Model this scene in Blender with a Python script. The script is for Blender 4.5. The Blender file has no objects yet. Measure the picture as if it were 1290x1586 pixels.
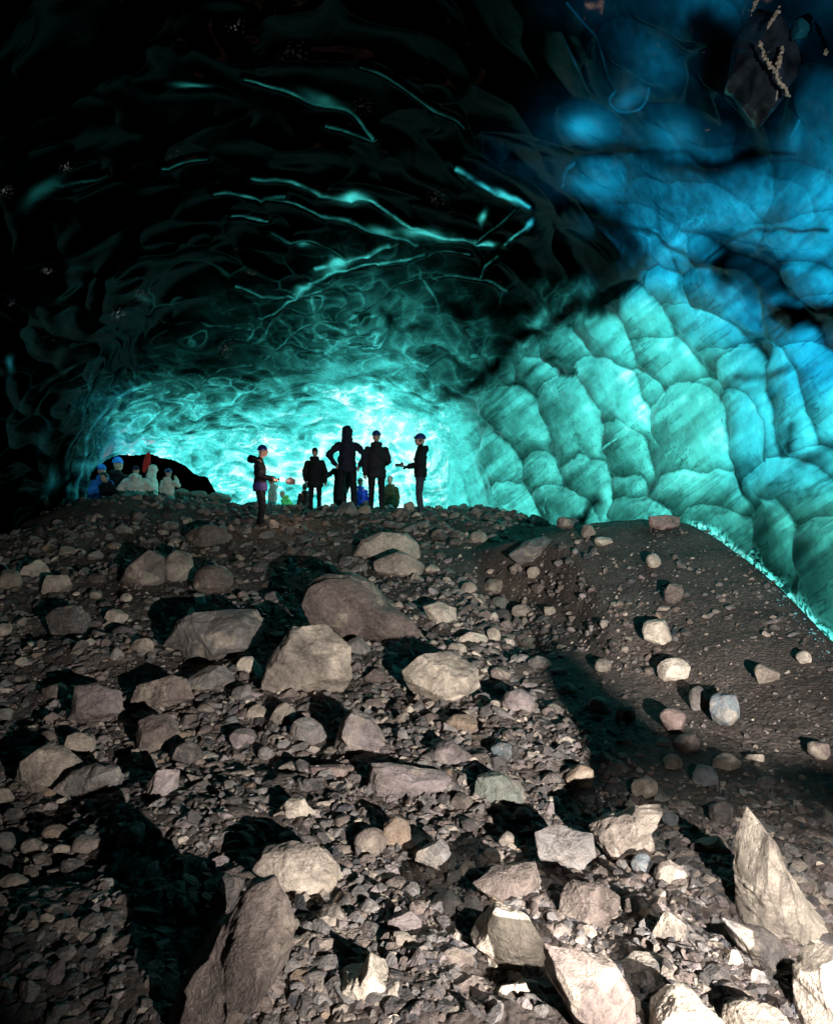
import bpy, bmesh, math, random, time
import numpy as np
from mathutils import Vector, Matrix
T0 = time.time()
sc = bpy.context.scene
COL = sc.collection
F = 1033.0; CX, CY = 645.0, 793.0          # lens of the photograph, in photograph pixels

# ------------------------------------------------------------------ noise
def _hash(ix, iy, iz, seed):
    h = (ix.astype(np.int64) * 374761393 + iy.astype(np.int64) * 668265263 + iz.astype(np.int64) * 2147483647 + seed * 974634777) & 0xFFFFFFFF
    h = ((h ^ (h >> 13)) * 1274126177) & 0xFFFFFFFF
    h = ((h ^ (h >> 16)) * 2246822519) & 0xFFFFFFFF
    return ((h ^ (h >> 15)) & 0xFFFFFF) / float(0xFFFFFF)

def vnoise(p, seed=0):
    i = np.floor(p).astype(np.int64); f = p - i
    f = f * f * f * (f * (f * 6 - 15) + 10)
    r = 0
    for dx in (0, 1):
        wx = f[:, 0] if dx else 1 - f[:, 0]
        for dy in (0, 1):
            wy = f[:, 1] if dy else 1 - f[:, 1]
            for dz in (0, 1):
                wz = f[:, 2] if dz else 1 - f[:, 2]
                r = r + wx * wy * wz * _hash(i[:, 0] + dx, i[:, 1] + dy, i[:, 2] + dz, seed)
    return r * 2 - 1

def fbm(p, seed=0, octv=4, gain=0.5, lac=2.03):
    a = 1.0; s = 0; n = 0
    for k in range(octv):
        s = s + a * vnoise(p, seed + k * 17); n += a; a *= gain; p = p * lac + 13.7
    return s / n

def worley(p, seed=0):
    i = np.floor(p).astype(np.int64)
    F1 = np.full(len(p), 9.0); F2 = np.full(len(p), 9.0); ID = np.zeros(len(p))
    for dx in (-1, 0, 1):
        for dy in (-1, 0, 1):
            for dz in (-1, 0, 1):
                cx, cy, cz = i[:, 0] + dx, i[:, 1] + dy, i[:, 2] + dz
                qx = cx + _hash(cx, cy, cz, seed); qy = cy + _hash(cx, cy, cz, seed + 1); qz = cz + _hash(cx, cy, cz, seed + 2)
                d = np.sqrt((qx - p[:, 0]) ** 2 + (qy - p[:, 1]) ** 2 + (qz - p[:, 2]) ** 2)
                near = d < F1
                F2 = np.where(near, F1, np.minimum(F2, d))
                F1 = np.where(near, d, F1)
                ID = np.where(near, _hash(cx, cy, cz, seed + 5), ID)
    return F1, F2, ID

def sstep(a, b, x):
    t = np.clip((x - a) / (b - a), 0, 1); return t * t * (3 - 2 * t)

# ------------------------------------------------------------------ mesh helpers
def mesh_from(name, verts, faces, smooth=True):
    me = bpy.data.meshes.new(name)
    verts = np.asarray(verts, dtype=np.float32); faces = np.asarray(faces, dtype=np.int32)
    nf, k = faces.shape
    me.vertices.add(len(verts)); me.vertices.foreach_set('co', verts.ravel())
    me.loops.add(nf * k); me.loops.foreach_set('vertex_index', faces.ravel())
    me.polygons.add(nf); me.polygons.foreach_set('loop_start', np.arange(nf, dtype=np.int32) * k)
    me.update(calc_edges=True)
    me.polygons.foreach_set('use_smooth', np.full(nf, smooth))
    return me

def link(name, me, mat=None, parent=None):
    o = bpy.data.objects.new(name, me); COL.objects.link(o)
    if mat is not None and len(me.materials) == 0: me.materials.append(mat)
    if parent is not None: o.parent = parent
    return o

def tag(o, label=None, cat=None, group=None, kind=None):
    if label: o['label'] = label
    if cat: o['category'] = cat
    if group: o['group'] = group
    if kind: o['kind'] = kind
    return o

def add_color(me, name, rgb):
    a = me.color_attributes.new(name, 'FLOAT_COLOR', 'POINT')
    c = np.ones((len(rgb), 4), dtype=np.float32); c[:, :3] = rgb
    a.data.foreach_set('color', c.ravel())

_ico = {}
def ico(sub):
    if sub not in _ico:
        bm = bmesh.new(); bmesh.ops.create_icosphere(bm, subdivisions=sub, radius=1)
        v = np.array([q.co[:] for q in bm.verts]); f = np.array([[q.index for q in g.verts] for g in bm.faces]); bm.free()
        v /= np.linalg.norm(v, axis=1)[:, None]; _ico[sub] = (v, f)
    return _ico[sub]

# ------------------------------------------------------------------ materials
def new_mat(name):
    m = bpy.data.materials.new(name); m.use_nodes = True
    nt = m.node_tree; nt.nodes.clear()
    out = nt.nodes.new('ShaderNodeOutputMaterial')
    return m, nt, out
def N(nt, t, **kw):
    n = nt.nodes.new(t)
    for k, v in kw.items():
        if k in n.inputs: n.inputs[k].default_value = v
        else: setattr(n, k, v)
    return n
def ramp(nt, stops, fac):
    r = nt.nodes.new('ShaderNodeValToRGB'); e = r.color_ramp.elements
    while len(e) < len(stops): e.new(0.5)
    for q, (p, c) in zip(e, stops):
        q.position = p; q.color = (c, c, c, 1) if isinstance(c, (int, float)) else (*c, 1)
    nt.links.new(fac, r.inputs[0]); return r.outputs[0]
def mixc(nt, mode, fac, a, b):
    m = nt.nodes.new('ShaderNodeMix'); m.data_type = 'RGBA'; m.blend_type = mode
    for s, v in ((0, fac), (6, a), (7, b)):
        if hasattr(v, 'is_linked') or hasattr(v, 'links'): nt.links.new(v, m.inputs[s])
        elif s == 0: m.inputs[0].default_value = v
        else: m.inputs[s].default_value = (*v, 1)
    return m.outputs[2]

def rock_material(name, use_attr):
    m, nt, out = new_mat(name); L = nt.links
    tc = N(nt, 'ShaderNodeTexCoord')
    if use_attr:
        src = N(nt, 'ShaderNodeAttribute', attribute_name='tone').outputs['Color']
        co = tc.outputs['Object']
    else:
        oi = N(nt, 'ShaderNodeObjectInfo'); src = oi.outputs['Color']
        va = N(nt, 'ShaderNodeVectorMath', operation='ADD'); L.new(tc.outputs['Object'], va.inputs[0])
        cm = N(nt, 'ShaderNodeCombineXYZ')
        mm = N(nt, 'ShaderNodeMath', operation='MULTIPLY'); L.new(oi.outputs['Random'], mm.inputs[0]); mm.inputs[1].default_value = 40
        L.new(mm.outputs[0], cm.inputs[0]); L.new(mm.outputs[0], cm.inputs[2]); L.new(cm.outputs[0], va.inputs[1]); co = va.outputs[0]
    n1 = N(nt, 'ShaderNodeTexNoise', Scale=3.2, Detail=6.0, Roughness=0.62, Distortion=0.6); L.new(co, n1.inputs['Vector'])
    n2 = N(nt, 'ShaderNodeTexNoise', Scale=26.0, Detail=6.0, Roughness=0.7); L.new(co, n2.inputs['Vector'])
    n3 = N(nt, 'ShaderNodeTexNoise', Scale=120.0, Detail=4.0, Roughness=0.7); L.new(co, n3.inputs['Vector'])
    n4 = N(nt, 'ShaderNodeTexNoise', Scale=7.0, Detail=3.0, Distortion=2.5); L.new(co, n4.inputs['Vector'])
    f1 = ramp(nt, [(0.3, 0.5), (0.5, 0.95), (0.72, 1.5)], n1.outputs[0])
    f2 = ramp(nt, [(0.3, 0.55), (0.5, 1.0), (0.7, 1.5)], n2.outputs[0])
    n5 = N(nt, 'ShaderNodeTexNoise', Scale=3.1, Detail=5.0, Roughness=0.55, Distortion=0.8); L.new(co, n5.inputs['Vector'])
    crust = ramp(nt, [(0.55, 0.0), (0.62, 0.6)], n5.outputs[0]); dk = ramp(nt, [(0.34, 0.6), (0.45, 0.0)], n5.outputs[0])
    src2 = mixc(nt, 'MIX', crust, src, (.46, .39, .30)) if not use_attr else src
    src2 = mixc(nt, 'MIX', dk, src2, (.085, .065, .055)) if not use_attr else src
    c = mixc(nt, 'MULTIPLY', 1.0, src2, f1); c = mixc(nt, 'MULTIPLY', 0.75, c, f2)
    f3 = ramp(nt, [(0.3, 0.6), (0.7, 1.4)], n3.outputs[0]); c = mixc(nt, 'MULTIPLY', 0.7, c, f3)
    # pinkish and ochre mineral veins
    v = ramp(nt, [(0.52, 0.0), (0.6, 0.35), (0.66, 0.0)], n4.outputs[0]); c = mixc(nt, 'MIX', v, c, (0.34, 0.29, 0.24))
    ck = N(nt, 'ShaderNodeTexVoronoi', Scale=4.5, feature='DISTANCE_TO_EDGE'); wv = mixc(nt, 'MIX', .12, co, n1.outputs['Color']); L.new(wv, ck.inputs['Vector'])
    crk = ramp(nt, [(0.0, .35), (0.018, 1.0)], ck.outputs['Distance']); c = mixc(nt, 'MULTIPLY', 0.0 if use_attr else 0.55, c, crk)
    b = N(nt, 'ShaderNodeBsdfPrincipled'); L.new(c, b.inputs['Base Color'])
    b.inputs['Specular IOR Level'].default_value = 0.5
    r = ramp(nt, [(0.38, 0.27), (0.62, 0.75)], n1.outputs[0]); L.new(r, b.inputs['Roughness'])
    s = N(nt, 'ShaderNodeMath', operation='MULTIPLY_ADD'); L.new(n3.outputs[0], s.inputs[0]); s.inputs[1].default_value = 0.35; L.new(n2.outputs[0], s.inputs[2])
    bp = N(nt, 'ShaderNodeBump', Strength=0.9, Distance=0.03); L.new(s.outputs[0], bp.inputs['Height']); L.new(bp.outputs[0], b.inputs['Normal'])
    L.new(b.outputs[0], out.inputs[0]); return m

ROCK = rock_material('stone', False)
GRAVEL = rock_material('stone_fragments', True)

def dirt_material():
    m, nt, out = new_mat('dirt'); L = nt.links
    geo = N(nt, 'ShaderNodeNewGeometry'); co = geo.outputs['Position']
    a = N(nt, 'ShaderNodeTexNoise', Scale=1.3, Detail=8.0, Roughness=0.65); L.new(co, a.inputs['Vector'])
    b_ = N(nt, 'ShaderNodeTexNoise', Scale=22.0, Detail=8.0, Roughness=0.75); L.new(co, b_.inputs['Vector'])
    vo = N(nt, 'ShaderNodeTexVoronoi', Scale=34.0); L.new(co, vo.inputs['Vector'])
    c = ramp(nt, [(0.3, (0.045, 0.037, 0.032)), (0.5, (0.105, 0.085, 0.073)), (0.7, (0.17, 0.14, 0.12))], a.outputs[0])
    c = mixc(nt, 'MULTIPLY', 0.9, c, ramp(nt, [(0.3, 0.45), (0.7, 1.7)], b_.outputs[0]))
    p = N(nt, 'ShaderNodeBsdfPrincipled'); L.new(c, p.inputs['Base Color']); p.inputs['Roughness'].default_value = 0.7
    p.inputs['Specular IOR Level'].default_value = 0.3
    s = N(nt, 'ShaderNodeMath', operation='MULTIPLY_ADD'); L.new(vo.outputs['Distance'], s.inputs[0]); s.inputs[1].default_value = -0.5; L.new(b_.outputs[0], s.inputs[2])
    bp = N(nt, 'ShaderNodeBump', Strength=0.9, Distance=0.05); L.new(s.outputs[0], bp.inputs['Height']); L.new(bp.outputs[0], p.inputs['Normal'])
    L.new(p.outputs[0], out.inputs[0]); return m
DIRT = dirt_material()

def ice_material():
    m, nt, out = new_mat('glacier_ice'); L = nt.links
    geo = N(nt, 'ShaderNodeNewGeometry'); co = geo.outputs['Position']
    at = N(nt, 'ShaderNodeAttribute', attribute_name='painted_glow'); fr = N(nt, 'ShaderNodeAttribute', attribute_name='frost')
    n1 = N(nt, 'ShaderNodeTexNoise', Scale=1.6, Detail=5.0, Roughness=0.6, Distortion=1.2); L.new(co, n1.inputs['Vector'])
    n2 = N(nt, 'ShaderNodeTexNoise', Scale=19.0, Detail=5.0, Roughness=0.7, Distortion=0.4); L.new(co, n2.inputs['Vector'])
    n3 = N(nt, 'ShaderNodeTexNoise', Scale=6.0, Detail=7.0, Roughness=0.7, Distortion=2.2); L.new(co, n3.inputs['Vector'])
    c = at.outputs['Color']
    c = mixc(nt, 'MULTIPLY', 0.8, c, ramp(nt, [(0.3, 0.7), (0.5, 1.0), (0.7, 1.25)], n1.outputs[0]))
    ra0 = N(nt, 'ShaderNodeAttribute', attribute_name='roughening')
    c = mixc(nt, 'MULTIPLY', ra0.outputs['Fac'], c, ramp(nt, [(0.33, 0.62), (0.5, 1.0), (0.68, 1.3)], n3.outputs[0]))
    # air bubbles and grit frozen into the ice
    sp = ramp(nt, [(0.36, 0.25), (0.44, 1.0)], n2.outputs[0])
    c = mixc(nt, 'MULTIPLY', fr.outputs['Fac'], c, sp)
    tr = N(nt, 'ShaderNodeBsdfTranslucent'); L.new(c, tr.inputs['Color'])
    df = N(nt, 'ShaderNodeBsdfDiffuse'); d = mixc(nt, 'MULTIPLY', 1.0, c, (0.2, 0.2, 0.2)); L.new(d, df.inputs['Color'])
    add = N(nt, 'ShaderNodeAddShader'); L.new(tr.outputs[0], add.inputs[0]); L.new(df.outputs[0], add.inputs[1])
    gl = N(nt, 'ShaderNodeBsdfGlossy', Roughness=0.07); wet = N(nt, 'ShaderNodeAttribute', attribute_name='wet'); L.new(wet.outputs['Fac'], gl.inputs['Color'])
    fn = N(nt, 'ShaderNodeFresnel', IOR=1.31)
    s = N(nt, 'ShaderNodeMath', operation='MULTIPLY_ADD'); L.new(n2.outputs[0], s.inputs[0]); s.inputs[1].default_value = 0.35; L.new(n3.outputs[0], s.inputs[2])
    bp = N(nt, 'ShaderNodeBump', Strength=0.55, Distance=0.05); L.new(s.outputs[0], bp.inputs['Height'])
    ra = N(nt, 'ShaderNodeAttribute', attribute_name='roughening'); rm = N(nt, 'ShaderNodeMath', operation='MULTIPLY'); L.new(ra.outputs['Fac'], rm.inputs[0]); rm.inputs[1].default_value = .5; L.new(rm.outputs[0], bp.inputs['Strength'])
    # light that has crossed metres of ice arrives scattered, so it follows the slab more than the small relief
    sn = N(nt, 'ShaderNodeAttribute', attribute_name='slab_normal')
    vm = N(nt, 'ShaderNodeMix'); vm.data_type = 'VECTOR'; vm.inputs[0].default_value = .75; L.new(sn.outputs['Vector'], vm.inputs[4]); L.new(bp.outputs[0], vm.inputs[5])
    vn = N(nt, 'ShaderNodeVectorMath', operation='NORMALIZE'); L.new(vm.outputs[1], vn.inputs[0]); L.new(vn.outputs[0], tr.inputs['Normal'])
    for q in (df, gl, fn): L.new(bp.outputs[0], q.inputs['Normal'])
    mx = N(nt, 'ShaderNodeMixShader'); L.new(fn.outputs[0], mx.inputs[0]); L.new(add.outputs[0], mx.inputs[1]); L.new(gl.outputs[0], mx.inputs[2])
    L.new(mx.outputs[0], out.inputs[0]); return m
ICE = ice_material()

def plain(name, col, rough=0.6, spec=0.4, var=0.25, emit=None, scale=14.0):
    m, nt, out = new_mat(name); L = nt.links
    tc = N(nt, 'ShaderNodeTexCoord')
    n = N(nt, 'ShaderNodeTexNoise', Scale=scale, Detail=4.0); L.new(tc.outputs['Object'], n.inputs['Vector'])
    c = mixc(nt, 'MULTIPLY', 1.0, col, ramp(nt, [(0.3, 1 - var), (0.7, 1 + var)], n.outputs[0]))
    p = N(nt, 'ShaderNodeBsdfPrincipled'); L.new(c, p.inputs['Base Color']); p.inputs['Roughness'].default_value = rough
    p.inputs['Specular IOR Level'].default_value = spec
    bp = N(nt, 'ShaderNodeBump', Strength=0.4, Distance=0.02); L.new(n.outputs[0], bp.inputs['Height']); L.new(bp.outputs[0], p.inputs['Normal'])
    if emit:
        p.inputs['Emission Color'].default_value = (*emit[0], 1); p.inputs['Emission Strength'].default_value = emit[1]
    L.new(p.outputs[0], out.inputs[0]); return m

# ------------------------------------------------------------------ ground shape
_py = np.array([-60, -4, 0, 2, 3, 4, 5.5, 7, 8.5, 10, 11.5, 13, 14.5, 16, 17, 18.5, 20, 22, 30, 90])
_pz = np.array([-1.7, -1.62, -1.6, -1.56, -1.57, -1.6, -1.5, -1.35, -1.14, -.92, -.66, -.38, -.13, .05, .02, -.35, -.65, -.9, -1.1, -1.2])
_cy = np.array([2.5, 4.0, 5.0, 6.4, 7.6, 9.0, 10.0, 11.0, 12.5])
_cx = np.array([3.3, 3.2, 3.12, 3.44, 3.6, 3.55, 3.0, 2.6, 2.4])
_cz = np.array([-1.7, -1.50, -1.24, -.88, -.53, -.13, -.12, -.32, -.7])
def smooth_interp(x, xp, fp):
    return (np.interp(x - .35, xp, fp) + 2 * np.interp(x, xp, fp) + np.interp(x + .35, xp, fp)) / 4
def ground_z(x, y, detail=True):
    x = np.asarray(x, float); y = np.asarray(y, float)
    z = smooth_interp(y, _py, _pz)
    z = z + .30 * np.exp(-((x + 6.9) / 2.6) ** 2 - ((y - 15.6) / 2.2) ** 2)
    z = z - .22 * sstep(1.2, 3.2, x) * sstep(12.5, 15, y) * (1 - sstep(17, 19, y))
    z = z - .24 * np.exp(-((x - 1.2) / .32) ** 2) * sstep(6, 7.2, y) * (1 - sstep(9.5, 11, y))
    z = z - .55 * sstep(-7.2, -9.5, x) * sstep(9, 13, y)
    # mound of dirt piled against the ice
    xc = smooth_interp(y, _cy, _cx); zc = smooth_interp(y, _cy, _cz)
    d = xc - x
    sy = sstep(5.2, 6.8, y)
    fall = np.where(d > 0, (0.16 - .06 * sy) * d + (0.19 - .12 * sy) * d ** 2 + .9 * sstep(1.5, 2.2, d) * sy, 1.3 * d ** 2)
    zm = zc - fall
    w = sstep(1.6, 3.2, y) * (1 - sstep(11.6, 13.5, y))
    zm = zm * w + (1 - w) * (z - .4)
    k = 0.10; mx = np.maximum(z, zm); mn = np.minimum(z, zm)
    z = mx + k * np.log1p(np.exp(-(mx - mn) / k)) * np.exp(-(mx - mn) / k)
    if detail:
        p = np.stack([x, y, np.zeros_like(x)], -1).reshape(-1, 3)
        m = mound_mask(x, y).reshape(-1)
        n = 0.11 * fbm(p * 0.9, 3, 3) + 0.05 * fbm(p * 3.1, 9, 3)
        n = n * (1 - 0.65 * m)
        z = z + n.reshape(z.shape) * sstep(0.6, 2.5, y)
    return z
def mound_mask(x, y):
    xc = smooth_interp(y, _cy, _cx)
    return sstep(-2.6, -1.7, x - xc) * sstep(2.8, 4.2, y) * (1 - sstep(11, 12.5, y))

def _cast(px, py, y0=1.5, y1=34.0, n=240):
    res = np.full(px.shape, np.nan); pg = None; prev = None
    for yy in np.geomspace(y0, y1, n):
        g = (CY - py) / F * yy - ground_z((px - CX) / F * yy, np.full(px.shape, yy), False)
        if pg is not None:
            hit = np.isnan(res) & (g < 0) & (pg >= 0)
            res[hit] = (prev + (yy - prev) * pg[hit] / (pg[hit] - g[hit]))
        pg = g; prev = yy
    return res
_tx = np.arange(-80, 1381, 12.0); _ty = np.arange(764, 1660, 4.0)
_TX, _TY = np.meshgrid(_tx, _ty); _TD = _cast(_TX, _TY)
def cast(px, py):
    """where the line of sight through photograph pixel (px, py) meets the ground: its distance (nan if none)"""
    px = np.atleast_1d(np.asarray(px, float)); py = np.atleast_1d(np.asarray(py, float))
    u = np.clip((px + 80) / 12, 0, len(_tx) - 1.001); v = np.clip((py - 764) / 4, 0, len(_ty) - 1.001)
    i = u.astype(int); j = v.astype(int); a = u - i; b = v - j
    r = (_TD[j, i] * (1 - a) + _TD[j, i + 1] * a) * (1 - b) + (_TD[j + 1, i] * (1 - a) + _TD[j + 1, i + 1] * a) * b
    jump = np.maximum.reduce([_TD[j, i], _TD[j, i + 1], _TD[j + 1, i], _TD[j + 1, i + 1]]) - np.minimum.reduce([_TD[j, i], _TD[j, i + 1], _TD[j + 1, i], _TD[j + 1, i + 1]])
    r = np.where(jump > 2.5, _TD[j + 1, i + 1], r); return r
def pt(px, py, y): return np.array([(px - CX) / F * y, y, (CY - py) / F * y])
def proj(P):
    return CX + F * P[:, 0] / P[:, 1], CY - F * P[:, 2] / P[:, 1]

# ------------------------------------------------------------------ ground mesh
def build_ground():
    front = np.radians(np.linspace(-42, 42, 760)); back = np.radians(np.linspace(42, 318, 90)[1:-1])
    az = np.concatenate([front, back])
    r = np.concatenate([np.linspace(0.05, 1.3, 12), np.geomspace(1.35, 26, 760), np.geomspace(27, 90, 14)])
    A, R = np.meshgrid(az, r); X = np.sin(A) * R; Y = np.cos(A) * R
    Z = ground_z(X, Y)
    P = np.stack([X, Y, Z], -1).reshape(-1, 3)
    m = mound_mask(P[:, 0], P[:, 1])
    q = P.copy(); q[:, 2] = 0
    near = (P[:, 1] > 0.5) & (np.hypot(P[:, 0], P[:, 1]) < 24)
    det = np.zeros(len(P))
    qq = q[near]
    dd = 0.035 * np.abs(fbm(qq * 9, 21, 3)) + 0.014 * fbm(qq * 30, 31, 3)
    det[near] = dd
    P[:, 2] += det * (1 - .45 * m)
    # the off-frame rise of rubble beside the camera, on the right
    bump = 0.74 * np.exp(-(((P[:, 0] - 1.55) / 0.42) ** 4) - (((P[:, 1] - 0.75) / 0.55) ** 4))
    P[:, 2] += bump * RISE
    nr, na = A.shape
    idx = np.arange(nr * na).reshape(nr, na); nx = np.roll(idx, -1, axis=1)
    f = np.stack([idx[:-1], nx[:-1], nx[1:], idx[1:]], -1).reshape(-1, 4)
    me = mesh_from('ground', P, f[:, ::-1]); return tag(link('ground', me, DIRT), kind='structure')
RISE = 0.0
build_ground()
print('ground', time.time() - T0)

# ------------------------------------------------------------------ the ice cave
PLAN = np.array([(3.75, 3), (4.25, 6), (4.55, 9), (4.2, 12), (3.3, 15), (1.9, 18), (0.5, 21), (-2.2, 23.6), (-6, 24.4), (-9.2, 22.6), (-9.6, 19), (-8.6, 15.6),
                 (-8.3, 12), (-8, 7), (-6.3, 2), (-3.5, -2.5), (0.5, -3.6), (3, -1)], float)
CEN = np.array([-1.6, 11.0])
def plan_radius():
    D_ = []; n_ = len(PLAN)
    for i in range(n_):
        p0, p1, p2, p3 = (PLAN[(i + k) % n_] for k in (-1, 0, 1, 2))
        for t in np.linspace(0, 1, 21)[:-1]:
            D_.append(.5 * (2 * p1 + (p2 - p0) * t + (2 * p0 - 5 * p1 + 4 * p2 - p3) * t * t + (3 * p1 - p0 - 3 * p2 + p3) * t ** 3))
    rel = np.array(D_) - CEN; a = np.arctan2(rel[:, 1], rel[:, 0]); r = np.hypot(rel[:, 0], rel[:, 1])
    o = np.argsort(a); a = a[o]; r = r[o]
    aa = np.linspace(-math.pi, math.pi, 721)
    rr = np.interp(aa, np.concatenate([a - 2 * math.pi, a, a + 2 * math.pi]), np.tile(r, 3))
    k = np.exp(-np.linspace(-2, 2, 41) ** 2); k /= k.sum()
    rr = np.convolve(np.concatenate([rr[-41:-1], rr, rr[1:41]]), k, 'same')[40:-40]
    return aa, rr
_aa, _rr = plan_radius()
ZB, ZH = -1.6, 7.0
def cave_f(P):
    dx = P[:, 0] - CEN[0]; dy = P[:, 1] - CEN[1]
    s = np.hypot(dx, dy) / np.interp(np.arctan2(dy, dx), _aa, _rr)
    h = ZH - 0.9 * sstep(12, 20, P[:, 1])
    return s ** 2.3 + (np.maximum(P[:, 2] - ZB, 0) / h) ** 2.1 - 1

# brightness of the ice over the picture: rows every 80 px, columns every 86 px. t teal, b blue, first letter; second its clarity and painted glow
GLOW_MAP = """
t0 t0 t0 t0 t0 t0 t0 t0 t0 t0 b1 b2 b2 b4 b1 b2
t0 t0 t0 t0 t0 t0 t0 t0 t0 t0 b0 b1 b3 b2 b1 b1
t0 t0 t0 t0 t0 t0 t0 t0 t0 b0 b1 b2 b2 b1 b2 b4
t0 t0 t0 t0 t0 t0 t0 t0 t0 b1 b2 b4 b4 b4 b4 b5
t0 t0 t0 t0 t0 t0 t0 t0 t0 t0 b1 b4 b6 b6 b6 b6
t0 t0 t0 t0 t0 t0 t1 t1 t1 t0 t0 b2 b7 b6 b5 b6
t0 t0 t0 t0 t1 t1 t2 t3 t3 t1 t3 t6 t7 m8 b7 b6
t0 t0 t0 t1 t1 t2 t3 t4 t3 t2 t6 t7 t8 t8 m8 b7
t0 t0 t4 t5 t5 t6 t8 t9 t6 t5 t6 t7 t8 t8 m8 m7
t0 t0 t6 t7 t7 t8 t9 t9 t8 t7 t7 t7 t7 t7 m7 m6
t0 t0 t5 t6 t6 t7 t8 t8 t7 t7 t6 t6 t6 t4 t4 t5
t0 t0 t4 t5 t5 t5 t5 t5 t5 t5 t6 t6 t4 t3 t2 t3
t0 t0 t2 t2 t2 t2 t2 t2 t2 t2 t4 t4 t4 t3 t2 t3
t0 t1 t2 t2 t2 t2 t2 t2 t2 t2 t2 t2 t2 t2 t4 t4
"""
rows = [r.split() for r in GLOW_MAP.strip().split('\n')]
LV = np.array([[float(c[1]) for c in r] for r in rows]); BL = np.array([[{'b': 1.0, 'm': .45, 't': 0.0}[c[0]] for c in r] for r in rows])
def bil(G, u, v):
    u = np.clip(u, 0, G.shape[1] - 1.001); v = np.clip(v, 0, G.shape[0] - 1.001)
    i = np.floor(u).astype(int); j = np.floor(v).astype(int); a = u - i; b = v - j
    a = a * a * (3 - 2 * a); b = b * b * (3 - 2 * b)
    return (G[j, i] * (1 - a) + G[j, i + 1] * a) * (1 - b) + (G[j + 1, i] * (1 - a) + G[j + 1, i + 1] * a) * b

LOBES = [(1075,325,95,48,8), (940,345,60,30,18), (1190,320,70,46,-6), (1130,130,80,60,10), (985,95,70,60,0), (1270,180,50,70,0), (1150,395,60,22,20), (1040,30,90,50,0), (945, 532, 36, 60, -25), (985, 508, 50, 55, -25), (1040, 460, 52, 36, 25), (1100, 515, 60, 42, 15), (1132, 480, 58, 62, -10), (1045, 575, 60, 45, 20),
 (1155, 590, 55, 45, 20), (1180, 690, 40, 120, -4), (1010, 628, 30, 48, -10), (955, 625, 48, 60, -18), (1123, 645, 30, 48, -5), (1075, 710, 58, 92, 12), (1168, 690, 36, 72, 3),
 (1237, 660, 30, 100, -4), (1200, 560, 32, 26, 10), (1160, 452, 112, 40, 33), (1250, 440, 45, 28, 20), (1268, 610, 40, 66, 0), (1146, 728, 21, 20, 0), (1250, 790, 50, 62, -15),
 (1278, 722, 26, 26, 0), (1088, 788, 66, 48, -25), (885, 556, 36, 40, -30), (830, 580, 34, 26, -25), (808, 548, 34, 28, 25), (770, 570, 28, 25, 20), (860, 530, 28, 25, -20),
 (840, 470, 34, 28, 10), (892, 657, 42, 62, -8), (838, 634, 25, 34, -15), (795, 657, 40, 46, -20), (750, 612, 34, 26, -20), (777, 732, 27, 50, -8), (847, 754, 30, 44, -5),
 (938, 712, 20, 38, 0), (685, 746, 26, 40, -8), (750, 747, 19, 36, -5), (672, 655, 16, 26, 0), (712, 716, 24, 40, -8), (915, 758, 36, 42, 15), (975, 702, 32, 46, -10),
 (972, 770, 34, 28, -10), (1010, 370, 70, 40, 25), (1230, 370, 95, 36, -12), (1290, 520, 60, 60, 0), (1080, 275, 110, 50, 0), (925, 270, 45, 30, 0), (1240, 300, 70, 45, 10),
 (908, 190, 46, 32, 0), (1060, 200, 70, 40, 0), (1210, 860, 36, 70, 15), (1280, 900, 40, 80, 15), (1130, 860, 50, 60, -20), (880, 800, 40, 40, 0), (800, 790, 30, 36, 0), (1000, 820, 50, 40, 0)]
SOFT = {(1075,325), (940,345), (1190,320), (1130,130), (985,95), (1270,180), (1150,395), (1040,30), (1080, 275), (925, 270), (1240, 300), (908, 190), (1060, 200), (1010, 370), (1230, 370), (1290, 520)}

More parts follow.
